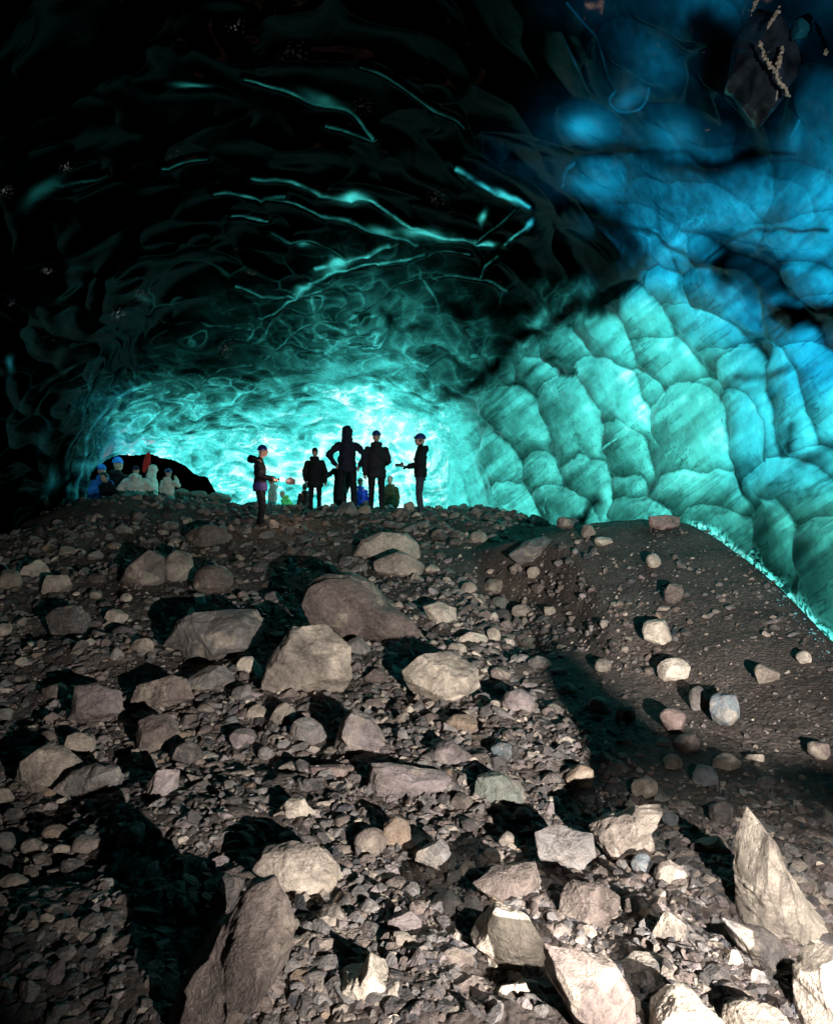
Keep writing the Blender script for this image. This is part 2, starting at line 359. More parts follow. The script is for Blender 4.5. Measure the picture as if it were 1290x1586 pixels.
GLINT_RIDGES = [([(872,288),(877,260),(893,250)],4,.5), ([(905,266),(935,270),(965,266),(970,292)],3.5,.5), ([(1000,342),(1060,364),(1092,388)],4,.8), ([(960,132),(947,150),(965,166),(1000,160),(1015,126)],3,.42), ([(1228,208),(1248,178)],5,.55),   # points, half width px, brightness of the reflected light painted on
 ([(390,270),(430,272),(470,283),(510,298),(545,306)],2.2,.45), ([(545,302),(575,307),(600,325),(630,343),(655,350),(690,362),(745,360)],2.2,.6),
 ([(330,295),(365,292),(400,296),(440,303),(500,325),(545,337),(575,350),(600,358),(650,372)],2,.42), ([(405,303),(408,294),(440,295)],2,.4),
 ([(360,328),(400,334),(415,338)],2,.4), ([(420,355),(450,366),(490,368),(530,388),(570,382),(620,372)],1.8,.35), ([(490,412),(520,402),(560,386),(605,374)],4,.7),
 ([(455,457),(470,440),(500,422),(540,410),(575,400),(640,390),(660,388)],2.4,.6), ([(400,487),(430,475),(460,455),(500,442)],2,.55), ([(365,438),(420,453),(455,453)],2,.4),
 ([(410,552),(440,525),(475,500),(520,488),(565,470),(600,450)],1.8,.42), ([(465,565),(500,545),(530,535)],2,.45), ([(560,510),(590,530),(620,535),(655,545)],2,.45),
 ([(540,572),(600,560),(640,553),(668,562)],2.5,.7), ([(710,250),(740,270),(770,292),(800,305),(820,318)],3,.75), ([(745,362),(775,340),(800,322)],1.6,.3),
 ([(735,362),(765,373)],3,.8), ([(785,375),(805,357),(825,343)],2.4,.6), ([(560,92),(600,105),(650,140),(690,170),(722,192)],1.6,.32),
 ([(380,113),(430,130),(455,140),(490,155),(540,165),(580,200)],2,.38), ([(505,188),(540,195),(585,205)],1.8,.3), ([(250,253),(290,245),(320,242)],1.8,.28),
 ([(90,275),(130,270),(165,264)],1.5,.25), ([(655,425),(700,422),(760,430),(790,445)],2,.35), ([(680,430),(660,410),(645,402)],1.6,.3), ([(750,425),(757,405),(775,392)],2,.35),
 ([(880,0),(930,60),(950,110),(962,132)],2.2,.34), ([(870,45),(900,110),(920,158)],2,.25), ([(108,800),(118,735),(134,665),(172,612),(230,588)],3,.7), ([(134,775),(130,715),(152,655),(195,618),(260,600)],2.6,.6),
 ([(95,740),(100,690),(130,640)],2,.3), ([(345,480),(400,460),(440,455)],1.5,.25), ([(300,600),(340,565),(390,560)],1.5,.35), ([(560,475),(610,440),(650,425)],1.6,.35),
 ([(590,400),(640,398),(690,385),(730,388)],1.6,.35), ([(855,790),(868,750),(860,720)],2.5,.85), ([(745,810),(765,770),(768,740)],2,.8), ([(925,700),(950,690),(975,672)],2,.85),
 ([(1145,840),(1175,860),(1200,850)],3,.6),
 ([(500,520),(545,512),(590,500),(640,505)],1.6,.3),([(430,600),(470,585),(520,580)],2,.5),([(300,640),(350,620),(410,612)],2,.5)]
BLOBS = [(545,304,26,8,5,.75), (660,358,34,8,10,.85), (525,402,24,6,-22,.75), (470,440,14,6,-40,.7), (790,303,24,4,32,.85), (753,330,5,10,15,.7), (820,347,9,4,-35,.75), (500,150,36,8,20,.3),  # glow patches and highlights painted into the ice colour
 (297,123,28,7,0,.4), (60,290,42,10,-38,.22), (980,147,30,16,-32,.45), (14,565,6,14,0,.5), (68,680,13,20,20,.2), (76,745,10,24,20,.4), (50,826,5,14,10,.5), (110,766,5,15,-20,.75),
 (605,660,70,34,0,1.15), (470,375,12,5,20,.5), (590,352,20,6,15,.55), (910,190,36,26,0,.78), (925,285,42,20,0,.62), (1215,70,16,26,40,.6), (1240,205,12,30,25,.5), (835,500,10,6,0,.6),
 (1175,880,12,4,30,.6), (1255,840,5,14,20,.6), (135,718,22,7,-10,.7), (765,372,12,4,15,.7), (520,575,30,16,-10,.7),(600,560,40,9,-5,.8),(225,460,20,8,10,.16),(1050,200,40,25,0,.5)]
DARKS = [([(1118,388),(1144,360),(1194,346),(1290,347)],3,.6), ([(935,333),(1000,348),(1060,370),(1100,392)],3,.6), ([(870,232),(950,236),(1010,226),(1070,224),(1120,238),(1235,234)],3,.7), ([(690,612),(730,600),(770,560),(800,520),(850,505),(900,470),(960,455),(1000,405)],9,.7), ([(735,648),(790,600),(850,556),(880,545)],3.5,.6), ([(1140,398),(1180,410),(1215,428)],17,.95),  # cracks and gaps, along with shaded folds painted dark
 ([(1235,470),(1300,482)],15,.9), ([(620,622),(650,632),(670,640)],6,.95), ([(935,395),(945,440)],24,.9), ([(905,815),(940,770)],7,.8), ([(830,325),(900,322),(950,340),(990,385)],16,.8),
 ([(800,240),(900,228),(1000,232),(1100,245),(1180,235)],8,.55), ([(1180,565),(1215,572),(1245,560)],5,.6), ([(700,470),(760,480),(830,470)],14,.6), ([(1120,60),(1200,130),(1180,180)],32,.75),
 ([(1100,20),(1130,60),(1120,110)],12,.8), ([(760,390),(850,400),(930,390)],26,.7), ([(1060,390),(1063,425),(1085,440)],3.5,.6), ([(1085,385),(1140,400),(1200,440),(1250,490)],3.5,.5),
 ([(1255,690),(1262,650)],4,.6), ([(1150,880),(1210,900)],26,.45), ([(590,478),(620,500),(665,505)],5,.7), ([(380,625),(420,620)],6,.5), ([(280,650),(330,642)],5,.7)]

def seg_dist(px, py, pts, side=False):
    d = np.full(px.shape, 1e9); sg = np.zeros(px.shape)
    for (x0, y0), (x1, y1) in zip(pts[:-1], pts[1:]):
        vx, vy = x1 - x0, y1 - y0; t = np.clip(((px - x0) * vx + (py - y0) * vy) / (vx * vx + vy * vy), 0, 1)
        e = np.hypot(px - x0 - t * vx, py - y0 - t * vy); cl = e < d; d = np.where(cl, e, d)
        if side: sg = np.where(cl, np.sign(vx * (py - y0) - vy * (px - x0)) * np.sign(vx + 1e-9), sg)
    return (d, sg) if side else d

def curve(pts):
    P_ = [np.array(q, float) for q in pts]
    if len(P_) < 3: return pts
    P_ = [2 * P_[0] - P_[1]] + P_ + [2 * P_[-1] - P_[-2]]; out = []
    for i in range(1, len(P_) - 2):
        p0, p1, p2, p3 = P_[i - 1:i + 3]
        for t in (0, .25, .5, .75): out.append(tuple(.5 * (2 * p1 + (p2 - p0) * t + (2 * p0 - 5 * p1 + 4 * p2 - p3) * t * t + (3 * p1 - p0 - 3 * p2 + p3) * t ** 3)))
    return out + [tuple(P_[-2])]
GLINT_RIDGES = [(curve(q[0]), q[1], q[2]) for q in GLINT_RIDGES]; DARKS = [(curve(q[0]), q[1], q[2]) for q in DARKS]
SUN_AZ, SUN_EL = math.radians(60), math.radians(50)      # azimuth from +Y towards +X
SUND = np.array([math.sin(SUN_AZ) * math.cos(SUN_EL), math.cos(SUN_AZ) * math.cos(SUN_EL), math.sin(SUN_EL)])
SUN_E = 5.0

def build_cave():
    azf = np.radians(np.arange(-34.5, 34.5, 0.075)); azb = np.radians(np.linspace(34.5, 325.5, 100)[:-1])
    az = np.concatenate([azf, azb])
    el = np.radians(np.concatenate([np.linspace(-38, -13, 14)[:-1], np.arange(-13, 39.5, 0.075), np.linspace(39.6, 89.9, 40)]))
    A, E = np.meshgrid(az, el); shp = A.shape
    D = np.stack([np.sin(A) * np.cos(E), np.cos(A) * np.cos(E), np.sin(E)], -1).reshape(-1, 3)
    lo = np.full(len(D), 0.5); hi = np.full(len(D), 60.0)
    for k in range(26):
        mid = (lo + hi) / 2; ins = cave_f(D * mid[:, None]) < 0
        lo = np.where(ins, mid, lo); hi = np.where(ins, hi, mid)
    t = (lo + hi) / 2; P = D * t[:, None]
    # inward normal from the implicit form
    e = 0.03; f0 = cave_f(P); g = np.stack([cave_f(P + np.eye(3)[k] * e) - f0 for k in range(3)], -1)
    Nn = -g / (np.linalg.norm(g, axis=1)[:, None] + 1e-9)
    px = np.full(len(P), -9999.); py = np.full(len(P), -9999.)
    fr = P[:, 1] > 0.3
    px[fr], py[fr] = proj(P[fr])
    vis = fr & (px > -140) & (px < 1430) & (py > -120) & (py < 1150)
    vi = np.where(vis)[0]
    p = P[vi]; x = px[vi]; y = py[vi]; n = len(vi)
    # gently wander the coordinates so nothing authored has a ruled edge
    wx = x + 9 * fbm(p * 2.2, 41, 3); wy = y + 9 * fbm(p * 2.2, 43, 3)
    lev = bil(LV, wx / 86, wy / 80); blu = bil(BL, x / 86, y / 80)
    # ---- scallops melted by the air
    warp = np.stack([fbm(p * .7, 51, 2), fbm(p * .7, 52, 2), fbm(p * .7, 53, 2)], -1) * .9
    q = (p + warp) * np.array([.78, .60, 1.75])
    f1, f2, idc = worley(q, 61)
    q2 = (p + warp * .6) * np.array([1.9, 1.4, 5.2]); g1, g2, idd = worley(q2, 71)
    e1 = f2 - f1; e2 = g2 - g1
    right = sstep(-20, 60, x - (690 + np.maximum(0, 640 - y) * 1.15)) * sstep(330, 420, y + (x - 900) * .25)   # the wall of long hanging scallops
    upper = sstep(740, 860, x) * (1 - sstep(330, 420, y + (x - 900) * .25))
    cei = (1 - right) * (1 - upper)
    disp = cei * (0.15 * f1 ** 1.8 + (.012 + .03 * sstep(1, 4, lev)) * g1 ** 1.7)
    disp += upper * (0.05 * f1 ** 1.5) + right * 0.02 * g1
    mul = np.ones(n)
    mul *= 1 + cei * (-.16 * np.exp(-(e2 / .07) ** 2) + (.62 * (idd - .5) + .5 * (sstep(.12, .75, g1) - .5)) * (1 - .35 * sstep(5, 8, lev)) + .35 * (idc - .5))  # scallop shading and dim seams painted into the ice colour
    fine = fbm(p * np.array([1.15, 1.0, 4.2]) + warp * .7, 63, 2)
    fine2 = fbm(p * np.array([2.3, 1.6, 8.0]) + warp * .9, 67, 2)
    flow = np.exp(-np.maximum(fine, 0) / .012) * np.exp(np.minimum(fine, 0) / .09) + .7 * np.exp(-np.maximum(fine2, 0) / .02) * np.exp(np.minimum(fine2, 0) / .12)  # light caught on flowing scallop edges, painted in
    # light painted as thin bright rims where two hollows meet
    rim = np.exp(-(e1 / .035) ** 2) * cei
    rim2 = np.exp(-(e2 / .045) ** 2) * cei * sstep(480, 600, y)
    # ---- the hanging lobes
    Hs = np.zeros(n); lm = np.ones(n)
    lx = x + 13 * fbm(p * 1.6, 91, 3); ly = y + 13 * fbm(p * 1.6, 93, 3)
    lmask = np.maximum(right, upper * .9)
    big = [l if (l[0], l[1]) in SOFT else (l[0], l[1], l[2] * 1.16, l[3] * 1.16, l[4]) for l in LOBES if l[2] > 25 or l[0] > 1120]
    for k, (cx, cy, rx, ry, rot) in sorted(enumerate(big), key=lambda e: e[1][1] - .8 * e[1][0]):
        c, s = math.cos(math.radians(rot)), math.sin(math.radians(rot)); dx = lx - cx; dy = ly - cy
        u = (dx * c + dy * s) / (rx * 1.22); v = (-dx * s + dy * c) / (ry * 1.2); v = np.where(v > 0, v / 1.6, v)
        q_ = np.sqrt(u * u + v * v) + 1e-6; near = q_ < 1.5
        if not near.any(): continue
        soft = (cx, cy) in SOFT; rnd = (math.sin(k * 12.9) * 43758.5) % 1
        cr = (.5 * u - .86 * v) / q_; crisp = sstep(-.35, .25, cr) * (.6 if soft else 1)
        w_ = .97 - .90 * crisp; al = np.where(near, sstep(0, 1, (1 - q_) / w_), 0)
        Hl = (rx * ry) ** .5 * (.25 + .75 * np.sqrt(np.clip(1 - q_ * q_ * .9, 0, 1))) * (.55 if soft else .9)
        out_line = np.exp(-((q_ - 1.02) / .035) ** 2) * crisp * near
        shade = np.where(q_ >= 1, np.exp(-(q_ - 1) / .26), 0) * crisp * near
        lm = lm * (1 - .05 * out_line) * (1 - .42 * shade)  # shade beyond each lobe's crisp edge, painted into the ice colour
        m_ = 1 + (rnd - .5) * .2 + .13 * np.exp(-((q_ - .86) / .09) ** 2) * crisp - .30 * np.exp(-((q_ - .42) / .3) ** 2) * sstep(-.8, .4, -u) + .16 * u + .10 * cr * q_  # lit rim and dimmer inner side painted per lobe
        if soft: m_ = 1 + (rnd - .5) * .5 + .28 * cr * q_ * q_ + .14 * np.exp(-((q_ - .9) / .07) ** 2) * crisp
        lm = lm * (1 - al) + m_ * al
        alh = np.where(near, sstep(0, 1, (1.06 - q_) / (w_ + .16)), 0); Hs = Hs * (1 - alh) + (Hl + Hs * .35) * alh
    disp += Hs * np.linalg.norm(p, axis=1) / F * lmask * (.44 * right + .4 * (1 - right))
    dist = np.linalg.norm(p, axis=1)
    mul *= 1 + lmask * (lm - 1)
    # streaks down the lobes
    st = fbm(np.stack([(x * .75 - y * .66) * .010, (x * .66 + y * .75) * .075, np.zeros(n)], -1), 101, 4)
    mul *= 1 + .42 * right * st - .28 * right * np.exp(-(np.roll(st, 0) / .05) ** 2) * (fbm(p * .8, 107, 2) > .02) + .16 * right * np.abs(fbm(p * 9, 108, 2))
    mul *= 1 + .22 * upper * fbm(p * 13, 109, 3)
    fbr = fbm(p * 3.0, 111, 5)
    mul *= 1 + (.22 - .12 * upper) * fbr
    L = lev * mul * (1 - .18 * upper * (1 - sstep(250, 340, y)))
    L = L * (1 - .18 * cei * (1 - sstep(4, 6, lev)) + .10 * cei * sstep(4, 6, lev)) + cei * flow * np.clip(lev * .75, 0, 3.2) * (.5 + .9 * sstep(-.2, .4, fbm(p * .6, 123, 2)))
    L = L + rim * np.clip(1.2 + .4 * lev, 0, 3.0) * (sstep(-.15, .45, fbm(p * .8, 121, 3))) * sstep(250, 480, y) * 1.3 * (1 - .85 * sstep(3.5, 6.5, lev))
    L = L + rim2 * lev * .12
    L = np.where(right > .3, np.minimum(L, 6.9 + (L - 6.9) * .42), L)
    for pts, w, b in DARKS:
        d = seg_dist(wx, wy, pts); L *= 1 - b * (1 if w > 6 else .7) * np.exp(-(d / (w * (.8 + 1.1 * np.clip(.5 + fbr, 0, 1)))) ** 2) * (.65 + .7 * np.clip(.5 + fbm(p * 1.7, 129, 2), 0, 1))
    for pts, w, b in GLINT_RIDGES:
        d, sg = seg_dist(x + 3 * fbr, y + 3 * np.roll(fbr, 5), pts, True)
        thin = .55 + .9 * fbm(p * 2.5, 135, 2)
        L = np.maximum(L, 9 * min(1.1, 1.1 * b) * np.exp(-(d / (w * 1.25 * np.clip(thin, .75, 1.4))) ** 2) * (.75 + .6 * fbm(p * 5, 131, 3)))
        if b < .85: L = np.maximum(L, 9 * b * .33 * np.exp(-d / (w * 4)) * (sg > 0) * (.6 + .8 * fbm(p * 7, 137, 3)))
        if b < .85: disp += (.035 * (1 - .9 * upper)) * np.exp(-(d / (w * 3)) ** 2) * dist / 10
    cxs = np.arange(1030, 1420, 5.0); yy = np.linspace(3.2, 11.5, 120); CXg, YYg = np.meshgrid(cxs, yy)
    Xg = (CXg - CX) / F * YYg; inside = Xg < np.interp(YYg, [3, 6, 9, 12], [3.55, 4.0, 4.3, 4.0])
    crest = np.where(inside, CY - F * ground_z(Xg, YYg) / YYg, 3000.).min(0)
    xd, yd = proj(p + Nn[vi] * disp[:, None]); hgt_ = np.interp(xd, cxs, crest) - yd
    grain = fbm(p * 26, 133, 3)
    foot = np.exp(-np.maximum(hgt_ - 8, 0) / (3 + 9 * sstep(-.2, .5, fbm(p * 3, 134, 2)))) * sstep(1055, 1075, xd) * sstep(-.06, .08, grain + .08 * np.exp(-np.maximum(hgt_ - 8, 0) / 6))  # fringe of light painted along the foot of the wall
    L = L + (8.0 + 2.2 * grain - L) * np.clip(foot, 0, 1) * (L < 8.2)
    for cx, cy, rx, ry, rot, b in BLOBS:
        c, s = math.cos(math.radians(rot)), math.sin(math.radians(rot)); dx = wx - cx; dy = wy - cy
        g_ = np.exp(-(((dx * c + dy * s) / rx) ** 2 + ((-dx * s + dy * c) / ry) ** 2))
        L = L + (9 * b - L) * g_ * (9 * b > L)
    spk = np.zeros(n)  # lamp sparkles on the roof, painted as pale specks
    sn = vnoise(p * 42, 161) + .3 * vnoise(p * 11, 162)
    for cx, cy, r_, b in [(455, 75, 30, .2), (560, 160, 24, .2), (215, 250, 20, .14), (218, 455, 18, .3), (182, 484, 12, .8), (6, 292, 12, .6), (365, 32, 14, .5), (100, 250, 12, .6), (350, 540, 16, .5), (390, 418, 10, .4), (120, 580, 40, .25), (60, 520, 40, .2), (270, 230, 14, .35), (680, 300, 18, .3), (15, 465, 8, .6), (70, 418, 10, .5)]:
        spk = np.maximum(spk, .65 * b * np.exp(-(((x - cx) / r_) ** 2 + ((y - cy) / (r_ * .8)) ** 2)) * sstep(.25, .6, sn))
    # the black opening of the side tunnel at the back left
    hx = np.array([130, 150, 175, 230, 262, 285, 300, 322, 337]); top = np.array([735, 718, 705, 702, 708, 718, 731, 738, 764])
    hole = (x > 130) & (x < 337) & (y > np.interp(x, hx, top) + 3 * fbm(p * 2, 141, 3)) & (y < 830)
    bk = cei * sstep(560, 620, y); L = np.where((bk > .3) & (L > 7.5), 7.5 + (L - 7.5) * .55, L)
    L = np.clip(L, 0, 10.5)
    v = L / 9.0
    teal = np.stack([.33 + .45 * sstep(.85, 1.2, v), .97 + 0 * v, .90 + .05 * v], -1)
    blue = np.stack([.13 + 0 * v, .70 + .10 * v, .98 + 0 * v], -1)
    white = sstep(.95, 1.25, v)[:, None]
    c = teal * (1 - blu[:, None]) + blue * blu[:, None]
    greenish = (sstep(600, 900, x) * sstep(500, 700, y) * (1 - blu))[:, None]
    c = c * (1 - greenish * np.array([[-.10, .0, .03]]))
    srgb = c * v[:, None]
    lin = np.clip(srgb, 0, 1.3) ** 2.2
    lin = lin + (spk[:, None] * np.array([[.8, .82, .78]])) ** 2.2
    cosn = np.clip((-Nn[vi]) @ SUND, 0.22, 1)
    T = lin * (math.pi / (SUN_E * cosn))[:, None] * CAL  # ice clarity with light and shade painted in, scaled to the wanted brightness
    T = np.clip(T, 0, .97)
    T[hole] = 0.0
    glow_tint = np.zeros((len(P), 3)); glow_tint[vi] = T
    frost = np.zeros(len(P)); frost[vi] = np.clip(right * (.12 + .7 * sstep(0, .4, fbm(p * .9, 151, 3))) + .45 * cei + upper * .5 * sstep(.05, .4, fbm(p * .8, 152, 3)) * sstep(250, 330, y), 0, 1)
    rough = np.zeros(len(P)); rough[vi] = np.clip(1 - .88 * upper * (1 - .5 * sstep(260, 380, y)) - .68 * right, 0, 1) * (.10 + .90 * np.maximum(right, sstep(1.2, 4.5, lev)))
    wet = np.full(len(P), .1); wet[vi] = .055 + .9 * right + .10 * upper + .05 * sstep(300, 520, y)
    dd = np.zeros(len(P)); dd[vi] = disp
    P2 = P + Nn * dd[:, None]
    hv = vi[hole]; P2[hv] = D[hv] * (t[hv] + 14)[:, None]
    nr, na = shp; idx = np.arange(nr * na).reshape(nr, na); nx = np.roll(idx, -1, axis=1)
    f = np.stack([idx[:-1], nx[:-1], nx[1:], idx[1:]], -1).reshape(-1, 4)
    # split the shell where the long scallops of the right wall begin
    me = mesh_from('cave', P2, f)
    nrm = np.zeros(len(P2) * 3, dtype=np.float32); me.vertex_normals.foreach_get('vector', nrm); nrm = nrm.reshape(-1, 3)
    wallm = np.zeros(len(P)); wallm[vi] = (x > 690 + np.maximum(0, 640 - y) * 1.15)
    bpz = (P[:, 2] < 1.2) & ~vis; wallm[bpz & (P[:, 0] > 0)] = 1
    fw = wallm[f].mean(1) > .5
    for name, sel in (('ice_wall', fw), ('ice_ceiling', ~fw)):
        ff = f[sel]; u, inv = np.unique(ff, return_inverse=True); ff = inv.reshape(-1, 4)
        m2 = mesh_from(name, P2[u], ff)
        add_color(m2, 'painted_glow', glow_tint[u])
        a = m2.attributes.new('slab_normal', 'FLOAT_VECTOR', 'POINT'); a.data.foreach_set('vector', Nn[u].astype(np.float32).ravel())
        a = m2.attributes.new('wet', 'FLOAT', 'POINT'); a.data.foreach_set('value', wet[u].astype(np.float32))
        a = m2.attributes.new('roughening', 'FLOAT', 'POINT'); a.data.foreach_set('value', rough[u].astype(np.float32))
        a = m2.attributes.new('frost', 'FLOAT', 'POINT'); a.data.foreach_set('value', frost[u].astype(np.float32))
        m2.normals_split_custom_set_from_vertices([tuple(q) for q in nrm[u]])
        tag(link(name, m2, ICE), kind='structure')
    bpy.data.meshes.remove(me)
CAL = .75
build_cave()
print('cave', time.time() - T0)

# ------------------------------------------------------------------ rocks
TONE = dict(pale=(.52,.45,.36), cream=(.66,.58,.47), tan=(.34,.29,.235), brown=(.17,.135,.115), mauve=(.27,.225,.215), grey=(.22,.205,.19), dark=(.095,.085,.08),
            green=(.17,.185,.155), blue=(.14,.165,.175), rust=(.25,.185,.13), red=(.24,.175,.155), black=(.05,.05,.055))

def rock_unit(sub, seed, angular=.6, planes=13):
    """a faceted, weathered stone: unit-ish, front is -Y"""
    rng = np.random.RandomState(seed); d, f = ico(sub); p = d.copy()
    p = p * (1 + .16 * fbm(d * 1.3 + seed * .37, seed, 3))[:, None]
    for k in range(planes):
        n = rng.normal(size=3); n[1] -= .35; n /= np.linalg.norm(n); h = rng.uniform(.52, .86) + (1 - angular) * .22
        s = p @ n - h; p = p - np.where(s > 0, s * (.72 + .28 * angular), 0)[:, None] * n
    if sub >= 4:
        det = .06 * fbm(p * 2.6 + seed, seed + 7, 5, .58)
        a = rng.normal(size=3); a /= np.linalg.norm(a); b = rng.normal(size=3); b -= a * (a @ b); b /= np.linalg.norm(b)
        strat = fbm(np.stack([(p @ a) * 9, (p @ b) * 1.3, np.zeros(len(p))], -1), seed + 9, 3)
        det += .032 * strat * angular - .03 * np.abs(fbm(p * 5, seed + 11, 3))
        p = p + d * det[:, None]
    return p, f

def make_rock(name, box, tone, seed, label, poly=None, angular=.6, sub=5, dist=None, group=None, depth=.85, cat='rock', sink=.18):
    x0, y0, x1, y1 = box; w, h = x1 - x0, y1 - y0; cx, cy = (x0 + x1) / 2, (y0 + y1) / 2
    if dist is None:
        by = y1 - sink * h
        dist = float(cast(cx, max(by, 800))[0])
        if not np.isfinite(dist): dist = 14.0
    p, f = rock_unit(sub, seed, angular)
    if poly is not None:
        cx = sum(q[0] for q in poly) / len(poly); cy = sum(q[1] for q in poly) / len(poly)
        ang = np.array([math.atan2(-(q[1] - cy), q[0] - cx) for q in poly]); rad = np.array([math.hypot(q[0] - cx, q[1] - cy) for q in poly])
        # dense outline so straight edges stay straight
        pp = []
        for k in range(len(poly)):
            a, b = poly[k], poly[(k + 1) % len(poly)]
            for s in np.linspace(0, 1, 9)[:-1]: pp.append((a[0] + (b[0] - a[0]) * s - cx, -(a[1] + (b[1] - a[1]) * s - cy)))
        pp = np.array(pp); ang = np.arctan2(pp[:, 1], pp[:, 0]); rad = np.hypot(pp[:, 0], pp[:, 1]); o = np.argsort(ang); ang, rad = ang[o], rad[o]
        pn = np.linalg.norm(p, axis=1)
        phi = np.arctan2(p[:, 2], p[:, 0]); rp = np.hypot(p[:, 0], p[:, 2])
        # how far this stone's own silhouette reaches in each direction
        bins = np.linspace(-math.pi, math.pi, 73); bi = np.clip(np.digitize(phi, bins) - 1, 0, 71); sil = np.zeros(72); np.maximum.at(sil, bi, rp)
        sil = np.maximum(sil, .3); ctr = (bins[:-1] + bins[1:]) / 2
        sl = np.interp(phi, np.concatenate([ctr - 2 * math.pi, ctr, ctr + 2 * math.pi]), np.tile(sil, 3))
        rho = np.interp(phi, np.concatenate([ang - 2 * math.pi, ang, ang + 2 * math.pi]), np.tile(rad, 3))
        k = dist / F; q = rp / sl
        X = np.cos(phi) * rho * q * k; Z = np.sin(phi) * rho * q * k; Y = p[:, 1] * math.sqrt(w * h) / 2 * k * depth
    else:
        k = dist / F
        sx = w / 2 / max(1e-6, np.abs(p[:, 0]).max()); sz = h / 2 / max(1e-6, np.abs(p[:, 2]).max())
        X = p[:, 0] * sx * k; Z = p[:, 2] * sz * k; Y = p[:, 1] * math.sqrt(w * h) / 2 * k * depth
    c = pt(cx, cy, dist)
    P = np.stack([X, Y, Z], -1)
    me = mesh_from(name, P, f)
    o = link(name, me, ROCK); o.location = c
    t = TONE[tone]; rng = random.Random(seed); j = rng.uniform(.88, 1.12)
    o.color = (t[0] * j, t[1] * j, t[2] * j, 1)
    tag(o, label, cat, group); return o, dist

